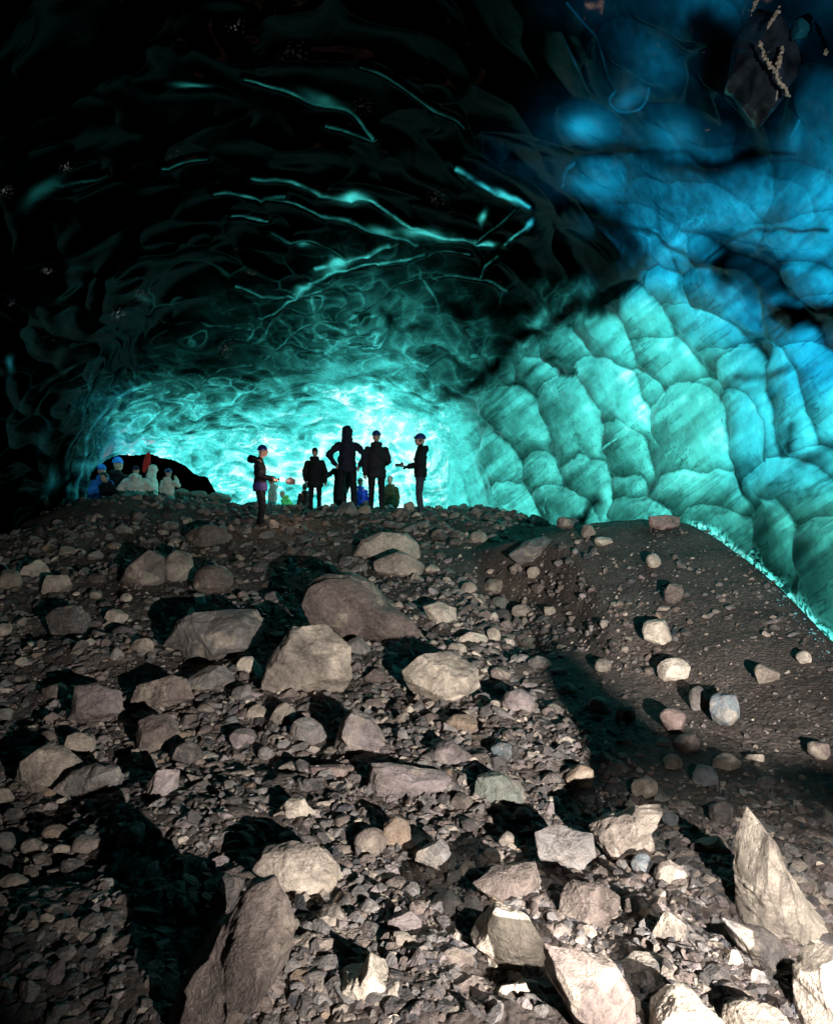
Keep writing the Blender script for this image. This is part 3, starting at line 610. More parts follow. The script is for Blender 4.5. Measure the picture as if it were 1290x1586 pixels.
G_BIG = 'boulders lying in the rubble'
HERO = [
 # x0,y0,x1,y1, tone, angular, name, label, short reference, polygon
 (463,885,657,1010,'brown',.45,'boulder','large rounded brown boulder with a cracked dome and a sloping pale right flank','domed brown boulder',[(463,930),(475,902),(505,888),(545,887),(578,902),(605,935),(640,958),(657,985),(655,1003),(625,1010),(590,998),(530,985),(480,968)]),
 (402,965,548,1098,'tan',.75,'boulder','large angular boulder with a bright cream patch on its right face','cream-patched boulder',[(402,1062),(408,1035),(428,1003),(450,972),(500,968),(545,1000),(548,1045),(530,1078),(490,1098),(440,1085)]),
 (250,945,412,1031,'grey',.8,'boulder','flat-topped grey boulder left of the domed brown one','flat-topped grey boulder',[(250,1002),(272,962),(300,948),(395,945),(412,965),(405,1000),(345,1020),(290,1031),(280,1008)]),
 (547,821,652,878,'pale',.5,'boulder','broad pale dome-topped boulder just below the standing people','pale boulder below the people',[(547,860),(560,836),(590,823),(630,826),(650,843),(652,864),(625,876),(575,878)]),
 (576,853,658,900,'tan',.4,'boulder','rounded tan boulder tucked in front of the pale dome-topped one','rounded tan boulder',None),
 (621,1012,744,1097,'pale',.85,'boulder','angular boulder with a greenish left face and bright cream right faces','two-faced cream boulder',[(621,1040),(650,1015),(695,1012),(740,1035),(744,1065),(715,1085),(675,1097),(645,1090),(630,1065)]),
 (187,848,256,920,'brown',.7,'boulder','brown boulder leaning left with a pale streak','leaning brown boulder',[(187,900),(205,870),(235,850),(256,862),(252,910),(215,918)]),
 (253,852,300,908,'tan',.5,'boulder','tan egg-shaped boulder beside the leaning brown one','tan egg-shaped boulder',None),
 (286,812,358,852,'brown',.55,'boulder','dark brown boulder with a pale right cheek near the torch holder','pale-cheeked boulder',None),
 (300,873,363,925,'brown',.3,'boulder','smooth round brown boulder on the left slope','smooth round brown boulder',None),
 (28,866,84,906,'pale',.9,'rock','pale peaked rock at the left edge of the slope','pale peaked rock',[(28,900),(45,872),(60,866),(84,892),(80,906),(40,906)]),
 (60,888,112,922,'tan',.8,'rock','tan rock lying against the pale peaked rock','tan rock by the peak',None),
 (0,880,34,922,'tan',.6,'rock','tan rock cut by the left picture edge','tan rock at the left edge',None),
 (72,938,138,990,'dark',.4,'boulder','dark rounded boulder at far left of the slope','dark rounded boulder',None),
 (108,1058,192,1128,'mauve',.7,'boulder','squarish mauve boulder with a flat top on the left','squarish mauve boulder',[(110,1110),(115,1063),(150,1058),(190,1070),(192,1105),(160,1125),(130,1128)]),
 (202,1044,304,1102,'brown',.85,'boulder','long dark brown slab between the mauve and grey boulders','dark brown slab',[(202,1085),(215,1060),(270,1044),(290,1050),(304,1080),(270,1090),(220,1102)]),
 (289,1030,368,1078,'grey',.8,'rock','light grey flat rock below the flat-topped boulder','light grey flat rock',None),
 (368,1014,408,1056,'pale',.7,'rock','small pale block wedged left of the cream-patched boulder','small pale wedged block',None),
 (358,1060,396,1096,'grey',.5,'rock','grey stone at the foot of the cream-patched boulder','grey foot stone',None),
 (417,1088,462,1130,'tan',.6,'rock','tan stone directly under the cream-patched boulder','tan stone under the boulder',None),
 (537,984,575,1025,'grey',.6,'rock','grey stone with a white right edge between the two largest boulders','white-edged grey stone',None),
 (28,1155,133,1225,'tan',.7,'boulder','wide tan boulder low on the left with a hollow on top','wide tan boulder',[(28,1205),(35,1175),(65,1156),(100,1158),(133,1180),(105,1215),(60,1225)]),
 (82,1182,192,1240,'grey',.7,'boulder','grey wedge boulder with a pale crest right of the wide tan one','grey wedge boulder',[(82,1222),(110,1195),(150,1182),(188,1184),(192,1205),(175,1238),(110,1240)]),
 (218,1190,276,1262,'mauve',.9,'rock','pinkish upright leaning rock on the lower left','pinkish leaning rock',[(218,1255),(228,1215),(245,1192),(276,1196),(268,1235),(240,1262)]),
 (261,1146,315,1196,'dark',.6,'rock','dark grey flat-faced rock above the pinkish leaning one','dark flat-faced rock',None),
 (210,1106,278,1170,'brown',.75,'boulder','brown boulder below the dark brown slab','brown boulder under the slab',None),
 (515,1098,598,1190,'mauve',.9,'boulder','tilted mauve slab with a peaked top in the middle of the slope','tilted mauve slab',[(515,1160),(525,1125),(545,1098),(575,1112),(598,1150),(575,1180),(535,1190)]),
 (445,1112,506,1158,'grey',.7,'rock','grey rounded rock left of the tilted mauve slab','grey rounded rock',None),
 (473,1180,542,1216,'red',.7,'rock','low reddish rock under the tilted mauve slab','low reddish rock',None),
 (568,1176,706,1242,'mauve',.85,'boulder','long mauve block with a rounded right end','long mauve block',[(568,1215),(575,1180),(600,1177),(650,1192),(695,1200),(706,1222),(690,1240),(600,1238),(575,1232)]),
 (100,1133,150,1172,'pale',.4,'rock','pale rounded stone above the wide tan boulder','pale rounded stone',None),
 (654,932,708,972,'cream',.7,'rock','bright cream block right of the domed brown boulder','bright cream block',[(654,940),(680,932),(706,942),(708,962),(695,972),(670,970)]),
 (774,1066,829,1120,'mauve',.6,'rock','pinkish angular stone left of the black shadow','pinkish stone by the shadow',[(774,1090),(785,1070),(805,1066),(829,1078),(827,1100),(805,1118),(784,1116)]),
 (688,1106,744,1142,'rust',.4,'rock','ochre rounded stone near the middle of the slope','ochre rounded stone',None),
 (994,960,1042,1002,'cream',.4,'rock','cream stone half sunk in the face of the dirt mound','cream stone on the mound',None),
 (1018,1018,1070,1060,'cream',.75,'rock','bright angular stone below the cream one on the mound','bright angular mound stone',None),
 (1003,798,1053,826,'red',.95,'rock','reddish square block sitting on the crest of the dirt mound','reddish crest block',[(1003,800),(1030,797),(1052,801),(1050,824),(1020,822),(1005,816)]),
 (1024,900,1058,936,'brown',.7,'rock','brown stone high on the mound with a lit right side','brown stone high on the mound',None),
 (786,830,858,876,'grey',.7,'boulder','dark grey slanting slab left of the mound crest','grey slab by the mound',[(786,860),(815,838),(845,830),(858,840),(840,865),(805,876)]),
 (900,812,922,836,'tan',.6,'rock','tan stone at the left shoulder of the mound','tan shoulder stone',None),
 (917,831,948,847,'pale',.5,'rock','flat pale stone just right of the tan shoulder stone','flat pale shoulder stone',None),
 (1163,1026,1205,1062,'tan',.6,'rock','tan stone on the lower right of the mound face','tan stone low on the mound',None),
 (1070,1184,1114,1222,'blue',.3,'rock','bluish rounded stone lying in the dark hollow','bluish stone in the hollow',None),
 (1000,857,1023,882,'pale',.5,'rock','small pale knobbly stone near the top of the mound','small pale knobbly stone',None),
 (1232,1008,1257,1030,'cream',.4,'rock','small cream pebble by the right edge of the mound','cream pebble by the mound edge',None),
 (708,977,756,1002,'pale',.7,'rock','pale flat stone right of the bright cream block','pale flat stone',None),
 (752,972,775,1000,'pale',.8,'rock','small upright pale stone left of the mound','small upright pale stone',None),
 (773,988,797,1008,'cream',.5,'rock','small cream stone at the upper tip of the black shadow','cream stone by the shadow tip',None),
 (690,996,724,1020,'pale',.5,'rock','pale round stone behind the two-faced cream boulder','pale round stone behind',None),
 (732,1196,814,1252,'green',.8,'rock','greenish block right of the long mauve block','greenish block',[(732,1245),(738,1205),(775,1196),(812,1222),(814,1250),(770,1252)]),
 (658,1144,732,1200,'mauve',.8,'rock','grey purple wedge above the long mauve block','grey purple wedge',[(658,1185),(675,1155),(700,1144),(732,1172),(720,1196),(680,1200)]),
 (1020,1098,1064,1140,'red',.5,'rock','reddish stone half in shade at the foot of the mound','reddish stone at the mound foot',None),
 (1066,1063,1096,1104,'grey',.7,'rock','grey block above the reddish stone on the mound','grey block on the mound',None),
 (760,1148,799,1190,'blue',.6,'rock','bluish grey stone left of the dark hollow','bluish stone left of the hollow',None),
 (1098,1073,1142,1130,'blue',.7,'rock','dim blue-grey slab on the right part of the mound','dim blue-grey slab',None),
 (920,1020,950,1042,'pale',.5,'rock','pale stone on the mound just above the black shadow','pale stone above the shadow',None),
 (391,1307,528,1404,'tan',.35,'boulder','big smooth rounded boulder perched on the wet slab at bottom left','big perched round boulder',[(391,1337),(408,1316),(450,1307),(492,1311),(520,1335),(527,1362),(510,1390),(470,1403),(440,1388),(415,1360)]),
 (256,1370,456,1640,'brown',.9,'boulder','huge wet dark slab with shiny ridges rising from the bottom edge','huge wet slab',[(250,1640),(262,1570),(290,1500),(340,1440),(380,1385),(420,1370),(442,1400),(456,1445),(442,1510),(400,1535),(370,1640)]),
 (297,1355,378,1440,'dark',.8,'rock','dark jagged rock in shade behind the huge wet slab','dark jagged rock',[(297,1436),(325,1395),(345,1356),(378,1368),(360,1410),(330,1440)]),
 (175,1276,223,1334,'blue',.8,'rock','blue-grey standing wedge in the dark lower left','blue-grey wedge',[(175,1334),(185,1290),(205,1276),(218,1285),(223,1318),(200,1328)]),
 (138,1360,185,1400,'grey',.5,'rock','grey lump with a pointed left side in the lower left','grey pointed lump',None),
 (462,1406,541,1462,'tan',.7,'rock','tan rock with a sunlit-looking right face beside the huge wet slab','tan rock beside the wet slab',[(462,1455),(475,1430),(500,1410),(525,1406),(541,1425),(520,1450),(485,1462)]),
 (517,1472,620,1578,'cream',.9,'rock','cream rock with a pointed tip near the bottom middle','cream pointed rock',[(519,1543),(530,1515),(560,1500),(574,1472),(590,1500),(620,1542),(600,1552),(550,1578),(525,1572)]),
 (460,1511,507,1549,'cream',.5,'rock','small cream stone left of the cream pointed rock','small cream stone',None),
 (424,1234,492,1287,'pale',.8,'rock','pale angular rock above the big perched boulder','pale angular rock',[(424,1262),(445,1238),(472,1234),(492,1268),(478,1287),(450,1275)]),
 (462,1458,544,1514,'brown',.85,'rock','purple-brown angular rock below the tan rock','purple-brown angular rock',None),
 (596,1412,654,1462,'mauve',.4,'rock','rounded mauve stone near the bottom middle','rounded mauve stone',None),
 (592,1262,640,1320,'rust',.5,'rock','orange-tinged rough rock in the middle of the rubble','orange-tinged rock',None),
 (178,1500,229,1531,'mauve',.6,'rock','mauve stone alone in the dark bottom left','lone mauve stone',None),
 (546,1396,592,1431,'grey',.5,'rock','grey stone right of the big perched boulder','grey stone by the perched boulder',None),
 (178,1330,240,1374,'dark',.6,'rock','dark rock below the blue-grey wedge','dark rock below the wedge',None),
 (1134,1257,1292,1474,'cream',.95,'boulder','tall bright pointed boulder standing at the right edge','tall pointed boulder',[(1136,1412),(1141,1370),(1152,1300),(1166,1257),(1186,1280),(1212,1340),(1248,1392),(1292,1432),(1287,1462),(1228,1474),(1190,1452),(1172,1428),(1150,1432)]),
 (1112,1414,1222,1514,'grey',.4,'rock','grey bean-shaped rock at the foot of the tall pointed boulder','grey bean-shaped rock',[(1112,1416),(1150,1430),(1200,1448),(1222,1475),(1212,1502),(1185,1514),(1162,1495),(1130,1450)]),
 (726,1395,842,1516,'pale',.5,'rock','pear-shaped pale rock at the bottom centre right','pear-shaped pale rock',[(727,1452),(745,1430),(765,1397),(790,1403),(818,1425),(842,1452),(834,1484),(815,1512),(780,1516),(752,1500),(748,1470)]),
 (914,1247,1028,1336,'tan',.9,'boulder','jagged tan rock with a corner jutting to the right','jagged tan rock',[(914,1290),(935,1268),(985,1250),(1027,1248),(1010,1278),(1012,1320),(985,1336),(945,1330),(925,1312)]),
 (826,1280,920,1356,'grey',.8,'boulder','grey fractured boulder left of the jagged tan rock','grey fractured boulder',[(830,1325),(828,1290),(860,1280),(915,1285),(920,1320),(895,1350),(860,1356)]),
 (729,1338,838,1412,'brown',.7,'boulder','brown broken boulder above the pear-shaped rock','brown broken boulder',[(729,1362),(760,1348),(830,1338),(838,1360),(815,1400),(790,1412),(755,1392)]),
 (838,1448,980,1640,'brown',.85,'boulder','massive brown ridged boulder cut by the bottom edge','massive brown ridged boulder',[(838,1450),(900,1463),(950,1485),(975,1530),(980,1575),(965,1640),(885,1640),(872,1545),(845,1510)]),
 (963,1481,1082,1536,'grey',.7,'rock','flat grey slab lying between two bottom right boulders','flat grey slab',[(963,1500),(985,1483),(1030,1487),(1078,1505),(1082,1525),(1050,1536),(1000,1525)]),
 (1001,1403,1108,1490,'dark',.9,'rock','dark triangular rock with a pale right edge','dark triangular rock',[(1001,1480),(1010,1440),(1030,1405),(1060,1425),(1108,1480),(1070,1490)]),
 (1000,1532,1124,1640,'cream',.8,'boulder','bright cream boulder on the bottom edge right of centre','bright cream bottom boulder',[(1000,1600),(1010,1560),(1040,1534),(1075,1540),(1124,1585),(1110,1640),(1010,1640)]),
 (1232,1462,1330,1640,'pale',.8,'boulder','pale mottled boulder in the bottom right corner','pale corner boulder',[(1235,1580),(1240,1510),(1262,1480),(1300,1462),(1330,1500),(1330,1640),(1240,1640)]),
 (762,1518,836,1580,'cream',.9,'rock','whitish jagged stone by the bottom edge under the pear-shaped rock','whitish jagged stone',[(763,1550),(775,1530),(815,1518),(836,1525),(828,1555),(795,1580),(765,1575)]),
 (1014,1334,1064,1384,'tan',.3,'rock','round tan stone right of the crumbling brown heap','round tan stone',None),
 (858,1368,962,1440,'brown',1.0,'boulder','crumbling rough brown heap of fused stones above the massive ridged boulder','crumbling brown heap',[(858,1425),(868,1388),(890,1368),(930,1370),(962,1390),(955,1420),(925,1440),(885,1438)]),
 (681,1467,737,1520,'brown',.4,'rock','dark brown round stone left of the pear-shaped rock','dark brown round stone',None),
 (630,1512,692,1560,'brown',.8,'rock','brown wedge stone near the bottom middle','brown wedge stone',None),
 (976,1322,1016,1360,'blue',.4,'rock','dark bluish stone under the jagged tan rock','dark bluish stone',None),
 (895,1434,926,1468,'cream',.5,'rock','small bright cream cube below the crumbling brown heap','small cream cube',None),
 (1118,1558,1224,1640,'tan',.6,'rock','tan lump on the bottom edge left of the corner boulder','tan bottom lump',None),
 (515,776,558,802,'grey',.6,'rock','grey-green stone on the crest under the tall hooded person','crest stone under the tall person',[(515,796),(530,780),(545,776),(556,792),(558,802),(520,802)]),
 (555,782,578,802,'tan',.5,'rock','tan crest stone below the person in the blue jacket','tan crest stone',None),
 (624,776,642,796,'tan',.4,'rock','small round crest stone left of the camera holder','small round crest stone',None),
 (604,786,636,806,'dark',.5,'rock','dark crest stone between the blue helmeted people','dark crest stone',None),
 (474,790,500,806,'dark',.6,'rock','dark flat stone at the feet of the squat dark-coated person','dark flat crest stone',None),
 (292,757,322,778,'green',.5,'rock','pale boulder in greenish light left on the far ridge','pale green ridge boulder',None),  # green tone carries the greenish light on the far ridge rocks
 (318,762,360,786,'green',.6,'rock','larger pale green boulder on the far ridge by the arch foot','larger green ridge boulder',None),
 (270,756,296,774,'green',.4,'rock','pale green round rock behind the seated white coats','round green ridge rock',None),
 (820,798,850,822,'dark',.6,'rock','dark rock where the slope meets the ice left of the mound','dark rock at the ice foot',None),
 (860,800,896,820,'dark',.5,'rock','dark rock on the mound crest beneath the black ice crack','dark rock under the crack',None),
 (952,1092,985,1125,'dark',.5,'rock','dark stone inside the black shadow on the mound','dark stone in the shadow',None),
 (640,1300,700,1345,'grey',.7,'rock','grey rough stone right of the orange-tinged rock','grey rough stone',None),
 (340,1290,395,1330,'dark',.6,'rock','dark stone in the black pit above the perched boulder','dark stone in the pit',None),
 (1090,1240,1140,1280,'dark',.6,'rock','dark stone behind the tall pointed boulder on its left','dark stone behind the tall boulder',None),
]
placed = []
for i, h in enumerate(HERO):
    x0, y0, x1, y1, tone, ang, nm, label, short, poly = h
    big = max(x1 - x0, y1 - y0)
    dist = None
    if (x0, y0) in ((292,757), (318,762), (270,756)): dist = 19.0
    o, dd = make_rock(nm, (x0, y0, x1, y1), tone, 100 + i * 7, label, poly, ang, 6 if big > 90 else 5 if big > 45 else 4, group=G_BIG if nm == 'boulder' else 'loose rocks in the rubble', dist=dist)
    placed.append((x0, y0, x1, y1, short))
print('hero rocks', len(HERO), time.time() - T0)

# medium stones, each with a description of its own
rng = random.Random(5)
GROUNDTOP_X = [-40, 30, 100, 200, 330, 500, 650, 760, 860, 1060, 1130, 1200, 1240, 1330]
GROUNDTOP_Y = [850, 840, 800, 772, 790, 800, 800, 815, 818, 812, 868, 930, 990, 1060]
def overlap(a, b):
    return max(0, min(a[2], b[2]) - max(a[0], b[0])) * max(0, min(a[3], b[3]) - max(a[1], b[1]))
used = set(); nmed = 0; tries = 0
TN = [('grey', 'grey', 5), ('brown', 'brown', 5), ('tan', 'tan', 5), ('mauve', 'mauve', 3), ('dark', 'dark', 4), ('pale', 'pale', 3), ('green', 'greenish', 1), ('blue', 'bluish', 1), ('rust', 'rusty', 1)]
TW = [t for t in TN for _ in range(t[2])]
med = []
while nmed < 185 and tries < 9000:
    tries += 1
    cx = rng.uniform(-10, 1300); cy = rng.uniform(805, 1590)
    top = np.interp(cx, GROUNDTOP_X, GROUNDTOP_Y)
    if cy < top + 14: continue
    sc_ = 0.55 + 0.75 * min(1, max(0, (cy - 800) / 700))
    w = rng.uniform(26, 52) * sc_; hh = w * rng.uniform(.55, .95)
    onm = cx > 850 and cy < 1150 and cx - 850 > (cy - 1000) * .9
    if onm:
        if rng.random() < .72: continue
        w *= .5; hh *= .5
    if cx > 820 and 1000 < cy < 1250 and rng.random() < .4: continue
    b = (cx - w / 2, cy - hh / 2, cx + w / 2, cy + hh / 2)
    if any(overlap(b, q) > .22 * w * hh for q in placed) or any(overlap(b, q) > .1 * w * hh for q in med): continue
    near = sorted(placed, key=lambda q: (((q[0] + q[2]) / 2 - cx) ** 2 + ((q[1] + q[3]) / 2 - cy) ** 2))
    tone, tw, _ = rng.choice(TW); ang = rng.uniform(.3, .95)
    shape = 'angular' if ang > .7 else 'blocky' if ang > .5 else 'rounded'
    def rel(q):
        dx = cx - (q[0] + q[2]) / 2; dy = cy - (q[1] + q[3]) / 2
        if abs(dx) > 1.3 * abs(dy): return 'right of' if dx > 0 else 'left of'
        if abs(dy) > 1.3 * abs(dx): return 'below' if dy > 0 else 'above'
        return ('lower ' if dy > 0 else 'upper ') + ('right of' if dx > 0 else 'left of')
    size = 'small' if w < 28 else 'middling'
    cand = [f"{size} {tw} {shape} stone {rel(near[0])} the {near[0][4]}", f"{size} {tw} {shape} stone {rel(near[0])} the {near[0][4]}, {rel(near[1])} the {near[1][4]}"]
    lab = next((c for c in cand if c not in used and len(c.split()) <= 16), None)
    if lab is None: continue
    used.add(lab); med.append(b)
    make_rock('stone', b, tone, 5000 + tries, lab, None, ang, 4, group='loose stones between the boulders', cat='stone', depth=rng.uniform(.7, 1.1), sink=.3)
    nmed += 1
print('medium stones', nmed, time.time() - T0)

# uncountable gravel and broken stone
def build_gravel():
    R = np.random.RandomState(11)
    protos = {}
    for s in range(10): protos[s] = rock_unit(3 if s < 6 else 2, 900 + s, 1.0, 16)
    for s in range(10, 18): protos[s] = rock_unit(4, 900 + s, .95, 15)
    n = 62000
    gx = R.uniform(-60, 1350, n); gy = 800 + 810 * R.uniform(0, 1, n) ** .92
    top = np.interp(gx, GROUNDTOP_X, GROUNDTOP_Y)
    k = gy > top - 25; gx, gy = gx[k], gy[k]
    gy2 = np.clip(gy, 782, None)
    d = cast(gx, gy); ok = np.isfinite(d); gx, gy, d = gx[ok], gy[ok], d[ok]
    X = (gx - CX) / F * d; Y = d; Z = ground_z(X, Y)
    n = len(X)
    extra = 5000   # beyond the crest and at the sides
    ex = R.uniform(-9, 4, extra); ey = R.uniform(14.5, 23, extra); ez = ground_z(ex, ey)
    X = np.concatenate([X, ex]); Y = np.concatenate([Y, ey]); Z = np.concatenate([Z, ez]); gpy = np.concatenate([gy, np.full(extra, 780.)]); gpx = np.concatenate([gx, np.full(extra, 400.)])
    m = mound_mask(X, Y)
    spx = np.exp(R.normal(1.42, .66, len(X)))                # radius in photograph pixels
    spx = np.clip(spx, 1.5, 17) * (.75 + .55 * np.clip((gpy - 800) / 750, 0, 1))
    spx = spx * (1 - .35 * m)
    pa = fbm(np.stack([X * 1.1, Y * .9, 0 * X], -1), 55, 3); spx = spx * (1 - .5 * sstep(.02, .22, pa))
    bigger = (R.uniform(size=len(X)) < .065) & (m < .4); spx = np.where(bigger, R.uniform(9, 20, len(X)) * (.6 + .6 * np.clip((gpy - 800) / 750, 0, 1)), spx)
    keep = R.uniform(size=len(X)) > m * .6
    X, Y, Z, spx, gpx, gpy, m = (q[keep] for q in (X, Y, Z, spx, gpx, gpy, m))
    s = spx * Y / F
    patch = fbm(np.stack([X * .8, Y * .8, 0 * X], -1), 5, 3)
    tn = np.array([TONE[t] for t in ('dark', 'brown', 'grey', 'tan', 'mauve', 'pale', 'black', 'rust')])
    pr = np.array([.27, .25, .17, .10, .09, .035, .07, .015])
    ti = R.choice(len(tn), len(X), p=pr)
    pal = (gpx > 560) & (gpx < 840) & (gpy > 820) & (gpy < 1130) & (R.uniform(size=len(X)) < .3)   # the paler run of stones below the people
    ti[pal] = R.choice([3, 5, 2, 4], pal.sum())
    tones = tn[ti] * R.uniform(.7, 1.2, len(X))[:, None]
    V, Fc, C = [], [], []; off = 0
    pid = R.randint(0, 10, len(X)); pid = np.where(spx > 5, pid % 6, 6 + pid % 4); pid = np.where(spx > 9.5, 10 + R.randint(0, 8, len(X)), pid)
    for q in range(18):
        sel = np.where(pid == q)[0]; pv, pf = protos[q]; kx = len(sel)
        a = R.uniform(0, 2 * math.pi, kx); b = R.normal(0, .45, kx); c_ = R.normal(0, .45, kx)
        sc3 = np.stack([R.uniform(.7, 1.6, kx), R.uniform(.6, 1.1, kx), R.uniform(.4, 1.0, kx)], -1) * s[sel][:, None]
        ca, sa, cb, sb, cc, s_c = np.cos(a), np.sin(a), np.cos(b), np.sin(b), np.cos(c_), np.sin(c_)
        M = np.empty((kx, 3, 3))
        M[:, 0, 0] = ca * cb; M[:, 0, 1] = ca * sb * s_c - sa * cc; M[:, 0, 2] = ca * sb * cc + sa * s_c
        M[:, 1, 0] = sa * cb; M[:, 1, 1] = sa * sb * s_c + ca * cc; M[:, 1, 2] = sa * sb * cc - ca * s_c
        M[:, 2, 0] = -sb; M[:, 2, 1] = cb * s_c; M[:, 2, 2] = cb * cc
        pvs = pv[None] * sc3[:, None, :]
        w = np.einsum('kij,kvj->kvi', M, pvs) + np.stack([X, Y, Z + s * np.where(spx > 9, -.05, .18)], -1)[sel][:, None, :]
        V.append(w.reshape(-1, 3).astype(np.float32)); nv = len(pv)
        Fc.append((pf[None] + (np.arange(kx) * nv)[:, None, None] + off).reshape(-1, 3).astype(np.int32)); off += kx * nv
        C.append(np.repeat(tones[sel], nv, axis=0).astype(np.float32))
    me = mesh_from('gravel', np.concatenate(V), np.concatenate(Fc), smooth=False)
    add_color(me, 'tone', np.concatenate(C))
    tag(link('gravel', me, GRAVEL), 'loose gravel and broken stone covering the cave floor', 'gravel', kind='stuff')
build_gravel()
print('gravel', time.time() - T0)

# crumbs of ice melted out along the foot of the wall
def build_crumbs():
    R = np.random.RandomState(4); pts = np.array([(1062, 806), (1095, 838), (1130, 862), (1170, 892), (1200, 922), (1225, 957), (1250, 988), (1300, 1030)], float)
    pv, pf = rock_unit(2, 77, .9, 8); V, Fc = [], []; off = 0
    for k in range(260):
        t = R.uniform(0, len(pts) - 1.001); i = int(t)
        if math.sin(t * 9) + math.sin(t * 23 + 1) * .7 + R.normal(0, .6) < -.25: continue
        p_ = pts[i] + (pts[i + 1] - pts[i]) * (t - i)
        yy = np.interp(p_[1], [800, 860, 920, 1030], [9.2, 7.8, 6.5, 5.0]) + R.uniform(.05, .25)
        c = pt(p_[0] + R.normal(7, 9), p_[1] + R.normal(0, 4), yy); c[2] = float(ground_z(c[0], c[1])) + R.uniform(0, .05)
        s = .003 + .009 * R.uniform() ** 3; V.append(pv * s * R.uniform(.4, 1.5, 3) + c); Fc.append(pf + off); off += len(pv)
    m, nt, out = new_mat('clear_ice_crumbs')
    tr = N(nt, 'ShaderNodeBsdfTranslucent'); tr.inputs[0].default_value = (.3, .85, .92, 1); df = N(nt, 'ShaderNodeBsdfDiffuse'); df.inputs[0].default_value = (.3, .68, .74, 1)
    mx = N(nt, 'ShaderNodeMixShader'); nt.links.new(tr.outputs[0], mx.inputs[1]); nt.links.new(df.outputs[0], mx.inputs[2]); nt.links.new(mx.outputs[0], out.inputs[0])
    me = mesh_from('ice_crumbs', np.concatenate(V), np.concatenate(Fc), smooth=False)
    tag(link('ice_crumbs', me, m), 'crumbs of clear ice along the foot of the ice wall behind the mound', 'ice', kind='stuff')
build_crumbs()
# ------------------------------------------------------------------ people
def loft(sections, seg=20):
    """closed tube through (centre, rx, ry, axis-x, axis-y) sections"""
    V, Fc = [], []
    a = np.linspace(0, 2 * math.pi, seg, endpoint=False)
    for c, rx, ry, ax, ay in sections:
        V.append(np.asarray(c) + np.outer(np.cos(a) * rx, ax) + np.outer(np.sin(a) * ry, ay))
    n = len(sections)
    for k in range(n - 1):
        for i in range(seg):
            j = (i + 1) % seg; Fc.append((k * seg + i, k * seg + j, (k + 1) * seg + j)); Fc.append((k * seg + i, (k + 1) * seg + j, (k + 1) * seg + i))
    V.append(np.array([sections[0][0]])); V.append(np.array([sections[-1][0]])); c0 = n * seg; c1 = c0 + 1
    for i in range(seg):
        j = (i + 1) % seg; Fc.append((c0, j, i)); Fc.append((c1, (n - 1) * seg + i, (n - 1) * seg + j))
    return np.concatenate(V), np.array(Fc)
def limb(pts, rad, flat=1.0, seg=14):
    """tapered limb through joints with rounded ends"""
    out = []
    P = [np.array(p, float) for p in pts]
    for k in range(len(P) - 1):
        a, b = P[k], P[k + 1]; ra, rb = rad[k], rad[k + 1]; d = b - a; L_ = np.linalg.norm(d) + 1e-9; d /= L_
        ax = np.cross(d, [0, 1, 0.01]); ax /= np.linalg.norm(ax); ay = np.cross(d, ax); S = []
        for t in (-.97, -.7, -.35): S.append((a + d * ra * t, ra * math.sqrt(1 - t * t), ra * math.sqrt(1 - t * t) * flat, ax, ay))
        for t in np.linspace(0, 1, 5):
            r = ra + (rb - ra) * t; S.append((a + d * L_ * t, r, r * flat, ax, ay))
        for t in (.35, .7, .97): S.append((b + d * rb * t, rb * math.sqrt(1 - t * t), rb * math.sqrt(1 - t * t) * flat, ax, ay))
        out.append(loft(S, seg))
    return out
def ball(c, r, sub=3):
    v, f = ico(sub); return [(v * np.array(r) + np.array(c), f)]
def trunk(secs):
    X = np.array([1., 0, 0]); Y = np.array([0, 1., 0])
    return [loft([(np.array(c, float), rx, ry, X, Y) for c, rx, ry in secs], 24)]
def fuse(name, parts, voxel, mat, parent, wrinkle=0.0, seed=0, smooth=4):
    V, Fc = [], []; off = 0
    for v, f in parts: V.append(v); Fc.append(np.asarray(f) + off); off += len(v)
    me = mesh_from(name, np.concatenate(V), np.concatenate(Fc)); o = bpy.data.objects.new(name, me); COL.objects.link(o)
    m = o.modifiers.new('r', 'REMESH'); m.mode = 'VOXEL'; m.voxel_size = voxel
    s = o.modifiers.new('s', 'SMOOTH'); s.factor = .5; s.iterations = smooth
    dg = bpy.context.evaluated_depsgraph_get(); ev = o.evaluated_get(dg); nm = bpy.data.meshes.new_from_object(ev)
    o.modifiers.clear(); o.data = nm; bpy.data.meshes.remove(me); nm.name = name
    if wrinkle:
        n = len(nm.vertices); co = np.zeros(n * 3); nm.vertices.foreach_get('co', co); co = co.reshape(-1, 3)
        no = np.zeros(n * 3); nm.vertices.foreach_get('normal', no); no = no.reshape(-1, 3)
        w_ = fbm(co * np.array([9, 9, 20]) + seed, seed, 3)
        co += no * (w_ * wrinkle)[:, None]; nm.vertices.foreach_set('co', co.ravel()); nm.update()
    nm.polygons.foreach_set('use_smooth', np.full(len(nm.polygons), True))
    nm.materials.clear(); nm.materials.append(mat); o.parent = parent; return o

